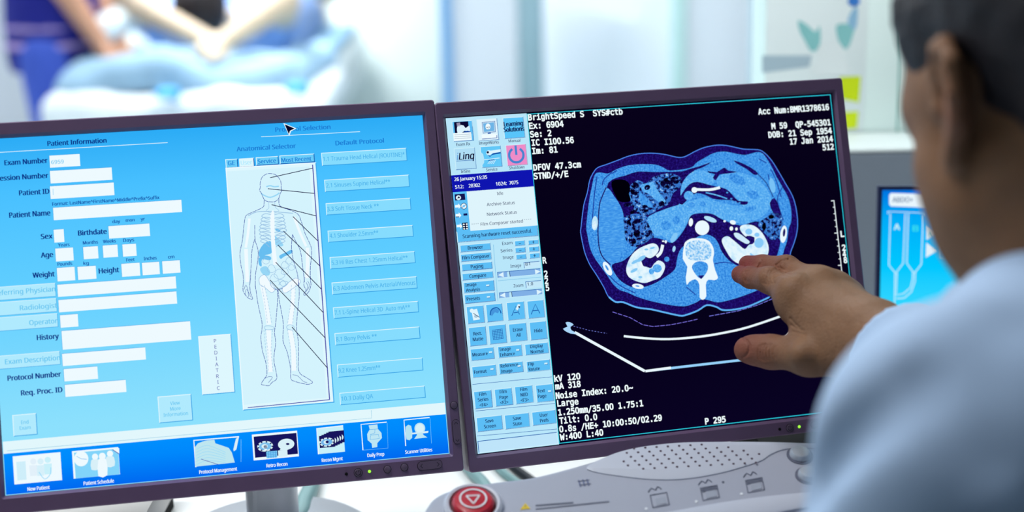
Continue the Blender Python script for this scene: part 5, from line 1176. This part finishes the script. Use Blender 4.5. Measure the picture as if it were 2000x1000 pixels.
NB = CC(2110, 560, .90)
head.cone(hp(0, -.018, -.050), NB, .056, .062, .03); head.cone(hp(-.045, -.02, -.05), NB + np.array((-.02, .05, .0)), .014, .016, .02)
for s in (-1, 1):
    E = lambda x, y, z: hp(s * (.072 + x), y - .002, z - .012)
    # ear: bowl, rim, inner fold, lobe, tragus
    head.ell(E(.003, -.005, .004), (.007, .0165, .028), hr(0, s * .05, s * .18), .006)
    rim = [E(.004, .010, .004), E(.006, .010, .020), E(.009, .002, .032), E(.012, -.011, .034), E(.0145, -.021, .024), E(.014, -.022, .006), E(.011, -.018, -.010), E(.008, -.008, -.022)]
    head.chain(rim, [.0032, .0042, .0048, .0050, .0050, .0046, .0042, .0050], .004); head.ell(E(.006, -.003, -.029), (.006, .0078, .0105), HRn, .005)
    head.cone(E(.011, -.005, .021), E(.0115, -.012, -.004), .0032, .0034, .004); head.cone(E(.0115, -.012, -.004), E(.008, -.003, -.015), .0032, .0034, .004)
    head.ell(E(.011, -.001, .002), (.0095, .0078, .0125), hr(0, 0, s * .3), .003, True); head.ball(E(.005, .009, -.003), .0048, .004)
def clothes_neck(P): return head.eval(P)
lo = HC - np.array((.13, .15, .26)); hi = HC + np.array((.16, .16, .16))
dv, df = surfnet(clothes_neck, lo, hi, .003); dv = relax(dv, df, 1, .5)
# trunk and limbs under the clothes
trunk = Soft()
LS, RS = CC(1892, 884, .79), CC(2330, 770, .98)
PEL = np.array((MX, MY, .50)); CH = (LS + RS) / 2
LE = np.array((.13, .70, .775)); LW = np.array((.150, .845, .772))
trunk.cone(NB, CH + np.array((0, 0, -.06)), .055, .10, .04).cone(CH + np.array((0, 0, -.10)), PEL, .125, .135, .05).cone(LS, RS, .05, .05, .05)
trunk.chain([LS, LE, LW], [.047, .040, .028], .03).chain([RS, RE, RW], [.047, .042, .025], .03)
KN = [np.array((MX - .11, MY + .42, .50)), np.array((MX + .13, MY + .42, .50))]; FT = [np.array((MX - .11, MY + .40, .09)), np.array((MX + .13, MY + .40, .09))]
for kx_, f_ in zip(KN, FT): trunk.cone(PEL + np.array(((kx_ - PEL)[0] * .8, .05, 0)), kx_, .075, .055, .04).cone(kx_, f_, .052, .035, .03)
tlo = np.array((-.25, .45, .03)); thi = np.array((.85, 1.32, 1.16))
tv, tf = surfnet(lambda P: trunk.eval(P), tlo, thi, .009)
# left hand lying on the front of the console
lh = Soft(); fw = np.array((-.03, .955, .27)); fw /= np.linalg.norm(fw); sd = np.cross(fw, (0, 0, 1.)); sd /= np.linalg.norm(sd); nz = np.cross(sd, fw)
lp = lambda x, y, z: LW + sd * x + fw * y + nz * z
lh.cone(LW - fw * .05, LW + fw * .01, .028, .025, .02)
for x in (-.026, -.009, .009, .026): lh.cone(lp(x * .5, .015, .0), lp(x, .088, .002), .017, .0125, .014)
for x, L_, r in ((-.030, .070, .0075), (-.010, .085, .0085), (.011, .090, .0088), (.031, .080, .0085)):
    lh.chain([lp(x, .088, .004), lp(x * 1.15, .088 + L_ * .45, .010), lp(x * 1.22, .088 + L_ * .75, .004), lp(x * 1.25, .088 + L_, -.006)], [r + .003, r + .0015, r, r - .001], .004)
lh.chain([lp(.022, .020, -.004), lp(.050, .058, -.008), lp(.058, .090, -.008), lp(.056, .112, -.009)], [.016, .0125, .0108, .009], .010)
lv, lf = surfnet(lambda P: lh.eval(P), LW + np.array((-.10, -.08, -.06)), LW + np.array((.10, .24, .12)), .0024)
red = [CC(*IDX[3]), CC(*MID[3]), CC(*TH[3]), CC(*RNG[3])]; red2 = [CC(*IDX[1]), CC(*MID[1]), CC(1486, 688, 1.272), hp(-.09, -.02, -.02)]
def tint(V):
    t = np.ones((len(V), 3))
    for p, r, a in [(q, .024, .62) for q in red] + [(q, .020, .22) for q in red2]:
        w_ = np.exp(-((V - p) ** 2).sum(1) / (r * r)) * a
        t *= 1 - w_[:, None] * np.array((.10, .75, .55))
    return np.clip(t, 0, 1)
soft_mesh('body', [(dv, df), (tv, tf), (lv, lf), (hv, hf)], M_skin, man, tint)
# nail of the thumb
# hair: a close cap over the skull, cut back from the face, ears and nape
hair = Soft()
hair.ell(hp(0, -.012, .048), (.084, .106, .092), HRn, .02)
hair.cone(hp(0, -.075, .0), hp(0, -.052, -.075), .050, .040, .04)
for s in (-1, 1): hair.cone(hp(.050 * s, .040, .040), hp(.0605 * s, .024, -.012), .032, .014, .02)
n_f = HRn @ np.array((0, 1, -.30)); hair.half(hp(0, .080, .06), n_f, .012)
cut = Soft()
for s in (-1, 1):
    cut.ell(hp(.082 * s, -.016, -.016), (.020, .022, .036), hr(0, 0, 0), .004)
    cut.ell(hp(.085 * s, .046, -.082), (.06, .044, .060), HRn, .01); cut.cone(hp(.080 * s, -.016, -.060), hp(.060 * s, -.045, -.15), .018, .034, .01)
    cut.ball(hp(.080 * s, .092, -.012), .036, .01)
def hair_f(P):
    d = hair.eval(P) + noise3(P, 190, 3) * .0016 + noise3(P, 420, 5) * .0008
    return np.maximum(d, -cut.eval(P))
xv, xf = surfnet(hair_f, HC - np.array((.13, .16, .17)), HC + np.array((.13, .16, .17)), .003)
tag(soft_mesh('hair', [(xv, xf)], M_hair, man), 'short dark brown hair')
# white coat
coat = Soft()
coat.cone(NB + np.array((.01, -.015, -.030)), CH + np.array((0, -.01, -.07)), .072, .125, .04)
coat.cone(CH + np.array((0, -.01, -.10)), PEL + np.array((0, 0, .02)), .150, .165, .05)
coat.cone(NB + np.array((0, -.01, -.03)), LS, .068, .0635, .03).cone(NB + np.array((.02, 0, -.03)), RS, .068, .062, .03)
slR = Soft().chain([RS, RE, RW + (RW - RE) * .08], [.064, .058, .0415], .03); slL = Soft().chain([LS, LE, LW + (LW - LE) * .08], [.0635, .056, .040], .035)
coat.cone(LS, CH + np.array((0, 0, -.18)), .055, .11, .05)
coat.cone(PEL, PEL + np.array((-.08, .25, 0)), .13, .09, .05).cone(PEL, PEL + np.array((.10, .25, 0)), .13, .09, .05)
axw = (RW - RE) / np.linalg.norm(RW - RE); slR.half(RW - axw * .004, axw, .004); axl = (LW - LE) / np.linalg.norm(LW - LE); slL.half(LW - axl * .0, axl, .004)
slR.cone(RW - axw * .011, RW + axw * .06, .0325, .0325, .004, True); slL.cone(LW - axl * .010, LW + axl * .06, .031, .031, .004, True)
# collar
coll = Soft(); cc = NB + np.array((-.005, -.004, -.002))
for i in range(13):
    a = -2.6 + 5.2 * i / 12 - PI / 2 + math.radians(20); 
    p = cc + np.array((.069 * math.cos(a), .069 * math.sin(a), .010 * math.cos(a + PI / 2)))
    coll.cone(p, p + np.array((.014 * math.cos(a), .014 * math.sin(a), -.040)), .0045, .006, .006)
# folds over the shoulder and sleeve
def fold_line(P, pts, r, amp):
    out = 0
    for a, b_ in zip(pts, pts[1:]):
        ab = b_ - a; t = np.clip(((P - a) @ ab) / (ab @ ab), 0, 1); d = ((P - a - t[..., None] * ab) ** 2).sum(-1); out = np.maximum(out, amp * np.exp(-d / (r * r)))
    return out
FL = [([CC(1790, 748, .735), CC(1740, 775, .735), CC(1660, 860, .76), CC(1590, 945, .79)], .013, .020), ([CC(1820, 690, .745), CC(1730, 740, .745), CC(1640, 830, .77), CC(1575, 920, .80)], .02, -.008), ([CC(1790, 750, .735), CC(1850, 815, .72), CC(1920, 900, .71)], .014, .011), ([CC(1990, 640, .76), CC(1900, 700, .74)], .02, .005), ([CC(1940, 780, .72), CC(1990, 900, .70)], .02, .006)]
def coat_f(P):
    d = coat.eval(P)
    for q in (slR, slL):
        e = q.eval(P); h = np.clip(.5 + .5 * (d - e) / .04, 0, 1); d = d + (e - d) * h - .04 * h * (1 - h)
    d = np.minimum(d, coll.eval(P)) + noise3(P, 28, 9) * .0022
    for pts, r, amp in FL: d = d + fold_line(P, pts, r, amp)
    return d
cv, cf = surfnet(coat_f, np.array((-.30, .38, .36)), np.array((.92, 1.34, 1.20)), .0056); cv = relax(cv, cf, 2, .5)
tag(soft_mesh('lab_coat', [(cv, cf)], M_coat, man), 'loose white coat')
trs = Soft()
for kx_, f_ in zip(KN, FT): trs.cone(PEL + np.array(((kx_ - PEL)[0] * .8, .05, -.01)), kx_, .082, .066, .04).cone(kx_, f_ + np.array((0, 0, .02)), .062, .056, .03)
soft_mesh('trousers', [surfnet(lambda P: trs.eval(P), np.array((-.1, .5, .05)), np.array((.7, 1.3, .66)), .011)], M_trs, man)
for f_ in FT:
    sh = Soft(); sh.cone((f_[0], f_[1] - .02, .045), (f_[0], f_[1] + .16, .036), .045, .036, .03); sh.half((0, 0, .001), (0, 0, -1), .003)
    soft_mesh('shoe', [surfnet(lambda P: sh.eval(P), f_ + np.array((-.08, -.10, -.10)), f_ + np.array((.08, .24, .06)), .008)], M_shoe, man)
# stool under him
st = thing('swivel_stool', 'round dark swivel stool the man in the white coat sits on', 'stool', (MX, MY, 0))
M_seat = mat('dark_stool_vinyl', (40, 44, 58), .5)
b = MB(); b.lathe([(.17, .345), (.185, .355), (.185, .385), (.17, .398), (.001, .40)], M_seat, None, 36); b.build('seat', st)
b = MB(); b.lathe([(.025, .06), (.025, .346)], M_metal, None, 20); b.build('post', st)
for k in range(5):
    a = k * 2 * PI / 5; b = MB(); b.tube([(.01 * math.cos(a), .01 * math.sin(a), .075), (.24 * math.cos(a), .24 * math.sin(a), .055)], .014, M_metal, 10); lg = b.build('leg', st)
    b = MB(); b.lathe([(.022, -.010), (.024, 0), (.022, .010)], M_black, Matrix.Translation((.24 * math.cos(a), .24 * math.sin(a), .024)) @ Matrix.Rotation(PI / 2, 4, 'X'), 18); b.build('caster', lg)
# ------------------------------------------------------------------ scanner room beyond the opening
M_gan = mat('pale_scanner_shell', (238, 248, 245), .35, noise=.02, nscale=3, coat=.2)
M_couch = mat('white_couch_plastic', (226, 236, 240), .4, noise=.02)
M_pad = mat('pale_blue_blanket', (158, 190, 214), .85, noise=.06, nscale=12, bump=.3, bscale=60)
M_pad2 = mat('pale_blue_sheet', (206, 228, 242), .85, noise=.05, nscale=12)
M_gown = mat('light_blue_gown', (150, 178, 230), .8, noise=.04); M_navy = mat('navy_scrub_cotton', (22, 26, 132), .8, noise=.06); M_trim = mat('lilac_piping', (176, 150, 206), .7)
M_scrub = mat('blue_scrub_trousers', (66, 92, 196), .8, noise=.06); M_skin2 = mat('warm_skin', (216, 158, 128), .5, noise=.05, sss=.1); M_skin3 = mat('pale_skin', (206, 184, 158), .5, noise=.05, sss=.1)
GX, GY = -.95, 6.75
t = thing('scanner_gantry', 'large pale rounded scanner housing beyond the patient table', 'scanner', (GX, GY, 0))
# a ring-shaped body: outer outline, bore, rounded faces
def ringrow(r0, y, cz, sq):
    out = []
    for i in range(64):
        a = 2 * PI * i / 64; c, s_ = math.cos(a), math.sin(a)
        k = (abs(c) ** sq + abs(s_) ** sq) ** (-1 / sq); out.append((r0 * k * c, y, max(.0, cz + r0 * k * s_)))
    return out
rows = [ringrow(.36, .30, 1.05, 2), ringrow(.36, .10, 1.05, 2), ringrow(.40, .02, 1.05, 2), ringrow(.50, -.03, 1.05, 2), ringrow(.86, -.03, 1.05, 3.2), ringrow(.96, .03, 1.05, 3.4), ringrow(1.0, .14, 1.05, 3.6), ringrow(1.0, .80, 1.05, 3.6), ringrow(.9, .86, 1.05, 3.4), ringrow(.36, .86, 1.05, 2), ringrow(.36, .30, 1.05, 2)]
vs = sum(rows, []); fs = [(j * 64 + i, j * 64 + (i + 1) % 64, (j + 1) * 64 + (i + 1) % 64, (j + 1) * 64 + i) for j in range(len(rows) - 1) for i in range(64)]
b = MB(); b.add(vs, fs, M_gan, True); b.build('housing', t, auto=False)
t = thing('patient_table', 'white padded patient table the patient lies on, leading to the scanner', 'patient table', (GX, 5.3, 0))
b = MB(); b.box((-.30, -.55, .0), (.30, .75, .42), M_couch, bev=.05, seg=4); b.build('pedestal', t)
b = MB(); b.box((-.34, -.92, .42), (.34, 1.35, .63), M_couch, bev=.05, seg=4); b.build('couch_top', t)
b = MB(); b.box((-.31, -.86, .63), (.31, 1.3, .67), mat('blue_grey_pad', (150, 190, 220), .6, noise=.04), bev=.015); b.build('mattress', t)
# blanket bunched over the head end
bl = Soft(); y0 = 4.60
bl.cone((GX - .25, y0 - .13, .735), (GX - .05, y0 - .14, .760), .058, .060, .03).cone((GX - .05, y0 - .14, .760), (GX + .12, y0 - .16, .705), .060, .055, .03).cone((GX + .12, y0 - .16, .705), (GX + .28, y0 - .12, .730), .055, .055, .03)
bl.cone((GX - .31, y0 - .15, .715), (GX - .24, y0 + .3, .73), .055, .06, .04).cone((GX - .30, y0 + .02, .72), (GX + .28, y0 + .0, .71), .06, .06, .05).cone((GX - .16, y0 + .1, .72), (GX + .30, y0 + .2, .71), .07, .06, .05).cone((GX + .30, y0 - .08, .715), (GX + .33, y0 + .5, .71), .055, .05, .04).cone((GX - .2, y0 + .3, .70), (GX + .2, y0 + .7, .69), .06, .06, .06)
t = thing('blanket', 'rumpled pale blue blanket bunched around the patient\'s head on the table', 'blanket', (GX, y0, .64))
soft_mesh('blanket_cloth', [surfnet(lambda P: bl.eval(P) + noise3(P, 30, 4) * .014 + noise3(P, 70, 8) * .006, np.array((GX - .46, 4.25, .60)), np.array((GX + .46, 5.6, .86)), .014)], M_pad, t)
sh_ = Soft(); sh_.cone((GX - .33, y0 - .18, .665), (GX - .08, y0 - .20, .640), .05, .05, .03).cone((GX - .08, y0 - .20, .640), (GX + .14, y0 - .22, .668), .05, .045, .03).cone((GX + .14, y0 - .22, .668), (GX + .35, y0 - .18, .650), .045, .05, .03).cone((GX - .33, y0 - .2, .59), (GX + .34, y0 - .2, .59), .045, .045, .06)
sh_.cone((GX - .35, y0 - .18, .64), (GX - .36, y0 + .5, .64), .045, .04, .04).cone((GX + .36, y0 - .18, .64), (GX + .37, y0 + .5, .64), .045, .04, .04)
tsh = thing('bed_sheet', 'white rumpled sheet hanging over the near end of the patient table', 'sheet', (GX, y0 - .2, .58))
soft_mesh('sheet_cloth', [surfnet(lambda P: sh_.eval(P) + noise3(P, 34, 14) * .012 + noise3(P, 80, 18) * .004, np.array((GX - .48, 4.25, .50)), np.array((GX + .48, 5.2, .76)), .014)], mat('white_sheet', (240, 244, 246), .85, noise=.03), tsh)
for px, py, d in ((325, 182, 4.33), (578, 172, 4.33)):
    c = CC(px, py, d); q = Soft(); q.ell(c, (.035, .05, .016), None, .01); q.ball(c + np.array((.02, .02, -.008)), .018, .01)
    tag(soft_mesh('cloth_end', [surfnet(lambda P: q.eval(P), c - .08, c + .08, .008)], mat('mid_blue_cloth', (70, 160, 214), .8, noise=.08), t), 'bright blue end of the blanket')
# patient: on the back, head towards the window, arms raised over the head with the hands together
t = thing('person', 'patient lying on the scanner table with both arms raised over dark hair', 'person', (GX, 5.4, .64))
HD = CC(392, 10, 4.80); pb = Soft()
pb.ell(HD, (.078, .10, .092), None, .02); pb.cone(HD + np.array((0, .10, -.03)), (GX, 5.10, .80), .055, .07, .03)
pb.cone((GX - .12, 5.16, .79), (GX - .10, 5.75, .76), .11, .11, .06).cone((GX + .12, 5.16, .79), (GX + .10, 5.75, .76), .11, .11, .06).cone((GX - .09, 5.75, .74), (GX - .10, 6.9, .70), .09, .06, .04).cone((GX + .09, 5.75, .74), (GX + .10, 6.9, .70), .09, .06, .04)
HL, HR_ = CC(405, 80, 4.52), CC(432, 86, 4.50)
EL, ER = CC(236, -6, 4.70), CC(556, 2, 4.72)
pb.chain([np.array((GX - .20, 5.12, .82)), EL, HL], [.055, .046, .030], .02).chain([np.array((GX + .20, 5.12, .82)), ER, HR_], [.055, .046, .030], .02)
for h, s in ((HL, 1), (HR_, -1)):
    pb.ell(h + np.array((.01 * s, -.015, -.012)), (.034, .045, .022), None, .015)
    for k in range(4): pb.cone(h + np.array((.02 * s - .012 * k * s, -.04, -.012)), h + np.array((.035 * s - .02 * k * s, -.11 + .01 * k, -.035)), .0095, .0075, .006)
    pb.cone(h + np.array((.025 * s, -.01, .0)), h + np.array((.05 * s, -.05, .0)), .011, .009, .008)
pb.ball(HD + np.array((0, -.01, .105)), .016, .01); pb.cone(HD + np.array((-.02, .03, .09)), HD + np.array((.02, .03, .09)), .008, .008, .006)
soft_mesh('body', [surfnet(lambda P: pb.eval(P), np.array((GX - .5, 4.3, .60)), np.array((GX + .55, 7.0, 1.12)), .013)], M_skin3, t)
ph = Soft(); ph.ell(HD + np.array((0, -.02, -.004)), (.088, .10, .096), None, .01); ph.half(HD + np.array((0, .02, .02)), (0, .8, .6), .01)
soft_mesh('hair', [surfnet(lambda P: ph.eval(P) + noise3(P, 90, 2) * .004, HD - .13, HD + .13, .009)], M_hair, t)
gw = Soft(); gw.cone((GX - .12, 5.15, .79), (GX - .10, 5.8, .76), .122, .125, .06).cone((GX + .12, 5.15, .79), (GX + .10, 5.8, .76), .122, .125, .06).cone((GX - .19, 5.12, .815), EL * .35 + np.array((GX - .19, 5.12, .815)) * .65, .068, .064, .03).cone((GX + .19, 5.12, .815), ER * .35 + np.array((GX + .19, 5.12, .815)) * .65, .068, .064, .03).cone((GX - .1, 5.8, .75), (GX - .1, 6.4, .73), .11, .10, .05).cone((GX + .1, 5.8, .75), (GX + .1, 6.4, .73), .11, .10, .05)
soft_mesh('gown', [surfnet(lambda P: gw.eval(P) + noise3(P, 30, 6) * .006, np.array((GX - .42, 4.85, .58)), np.array((GX + .42, 6.6, 1.05)), .016)], M_gown, t)
# nurse at the left, bending over the patient
NXY = C(112, 100, 4.62); nx, ny = NXY.x, NXY.y
t = thing('person', 'nurse in navy scrubs leaning over the patient at the left', 'person', (nx, ny, 0))
HIP = np.array((nx - .01, ny, .90)); CHS = np.array((nx + .02, ny, 1.26)); HDn = np.array((nx + .17, ny, 1.55))
nb = Soft(); nb.cone(HIP, CHS, .085, .085, .05).cone(CHS, HDn, .06, .05, .03); nb.ell(HDn + np.array((.03, 0, .02)), (.095, .075, .11), None, .02); nb.ball(HDn + np.array((.125, 0, -.0)), .016, .015)
for s in (-1, 1):
    nb.cone(HIP + np.array((0, .05 * s, -.05)), (nx + .015, ny + .08 * s, .48), .066, .052, .04).cone((nx + .015, ny + .08 * s, .48), (nx + .005, ny + .08 * s, .09), .052, .038, .03)
def narm(sh, el, ha, r=.042):
    nb.chain([sh, el, ha], [.05, r, .028], .02); d = (ha - el) / np.linalg.norm(ha - el); u = np.cross(d, (0, 0, 1.)); u /= np.linalg.norm(u)
    nb.ell(ha + d * .04, (.042, .030, .022), None, .015)
    for k in range(4): nb.cone(ha + d * .06 + u * (.012 * k - .018), ha + d * (.135 - .006 * abs(k - 1.5)) + u * (.015 * k - .022) + np.array((0, 0, -.012)), .009, .007, .005)
    nb.cone(ha + d * .02 + u * .025, ha + d * .075 + u * .05, .011, .008, .006)
A1, A2 = CC(196, 82, 4.50), CC(232, 80, 4.62)
narm(np.array((nx + .02, ny - .16, 1.27)), CC(112, -40, 4.46), A1); narm(np.array((nx + .05, ny + .16, 1.27)), CC(175, -60, 4.74), A2)
soft_mesh('body', [surfnet(lambda P: nb.eval(P), np.array((nx - .25, ny - .35, .03)), np.array((nx + .45, ny + .4, 1.75)), .015)], M_skin2, t)
sc = Soft(); sc.cone(HIP + np.array((0, 0, -.10)), HIP + np.array((0, 0, .05)), .138, .128, .05).cone(HIP, CHS, .118, .125, .05).cone(CHS + np.array((0, -.15, .02)), CHS + np.array((0, .15, .02)), .075, .075, .05)
sc.cone(np.array((nx + .02, ny - .16, 1.27)), np.array((nx + .02, ny - .16, 1.27)) * .45 + CC(112, -40, 4.46) * .55, .066, .064, .03).cone(np.array((nx + .05, ny + .16, 1.27)), np.array((nx + .05, ny + .16, 1.27)) * .45 + CC(175, -60, 4.74) * .55, .066, .064, .03)
sc.half((0, 0, .74), (0, 0, -1), .006)
soft_mesh('scrub_top', [surfnet(lambda P: sc.eval(P) + noise3(P, 26, 3) * .005, np.array((nx - .25, ny - .35, .70)), np.array((nx + .3, ny + .35, 1.45)), .015)], M_navy, t)
for z in (.868, .815):
    rg = Soft(); rg.cone(HIP + np.array((0, 0, -.10)), HIP + np.array((0, 0, .05)), .144, .134, .05); rg.half((0, 0, z), (0, 0, -1), .002); rg.half((0, 0, z + .020), (0, 0, 1), .002)
    soft_mesh('piping_band', [surfnet(lambda P: rg.eval(P), np.array((nx - .18, ny - .18, z - .02)), np.array((nx + .18, ny + .18, z + .04)), .008)], M_trim, t)
tr = Soft()
for s in (-1, 1): tr.cone(HIP + np.array((0, .065 * s, -.10)), (nx + .015, ny + .08 * s, .48), .088, .072, .05).cone((nx + .015, ny + .08 * s, .48), (nx + .005, ny + .08 * s, .07), .072, .066, .03)
soft_mesh('trousers', [surfnet(lambda P: tr.eval(P), np.array((nx - .2, ny - .25, .02)), np.array((nx + .25, ny + .25, .92)), .015)], M_scrub, t)
nh = Soft(); nh.ell(HDn + np.array((.005, 0, .035)), (.103, .085, .11), None, .02); nh.ball(HDn + np.array((-.11, 0, .0)), .045, .02); nh.half(HDn + np.array((.075, 0, .0)), (1, 0, -.35), .01)
soft_mesh('hair', [surfnet(lambda P: nh.eval(P), HDn - .2, HDn + .2, .012)], M_hair, t)
for s in (-1, 1):
    q = Soft(); q.cone((nx - .01, ny + .08 * s, .045), (nx + .14, ny + .08 * s, .036), .046, .036, .03); q.half((0, 0, .001), (0, 0, -1), .003)
    soft_mesh('shoe', [surfnet(lambda P: q.eval(P), np.array((nx - .1, ny + .08 * s - .08, -.03)), np.array((nx + .22, ny + .08 * s + .08, .12)), .01)], M_couch, t)
# white rolled towel between the nurse's arms
c = CC(212, 46, 4.58); q = Soft(); q.cone(c + np.array((0, -.05, -.01)), c + np.array((.01, .16, 0)), .042, .045, .01)
t = thing('rolled_towel', 'white rolled towel between the nurse\'s hands', 'towel', (c[0], c[1], c[2] - .05))
soft_mesh('towel_cloth', [surfnet(lambda P: q.eval(P), c - np.array((.1, .15, .1)), c + np.array((.1, .26, .1)), .01)], M_couch, t)
# white slanted equipment shade at the top of the middle panel
t = thing('wall_lamp_shade', 'white slanted shade hanging before the pale blue panel', 'shade', tuple(C(1180, -10, 4.7)))
TI = root_matrix(t).inverted(); P4 = [C(1085, -60, 4.7), C(1262, -60, 4.7), C(1250, 44, 4.7), C(1225, 42, 4.7), C(1100, 4, 4.7)]
vs = list(P4) + [p + Vector((0, .12, 0)) for p in P4]; b = MB(TI); b.add(vs, [tuple(range(5)), tuple(range(9, 4, -1))] + [(i, (i + 1) % 5, (i + 1) % 5 + 5, i + 5) for i in range(5)], M_sill); b.build('shade', t)
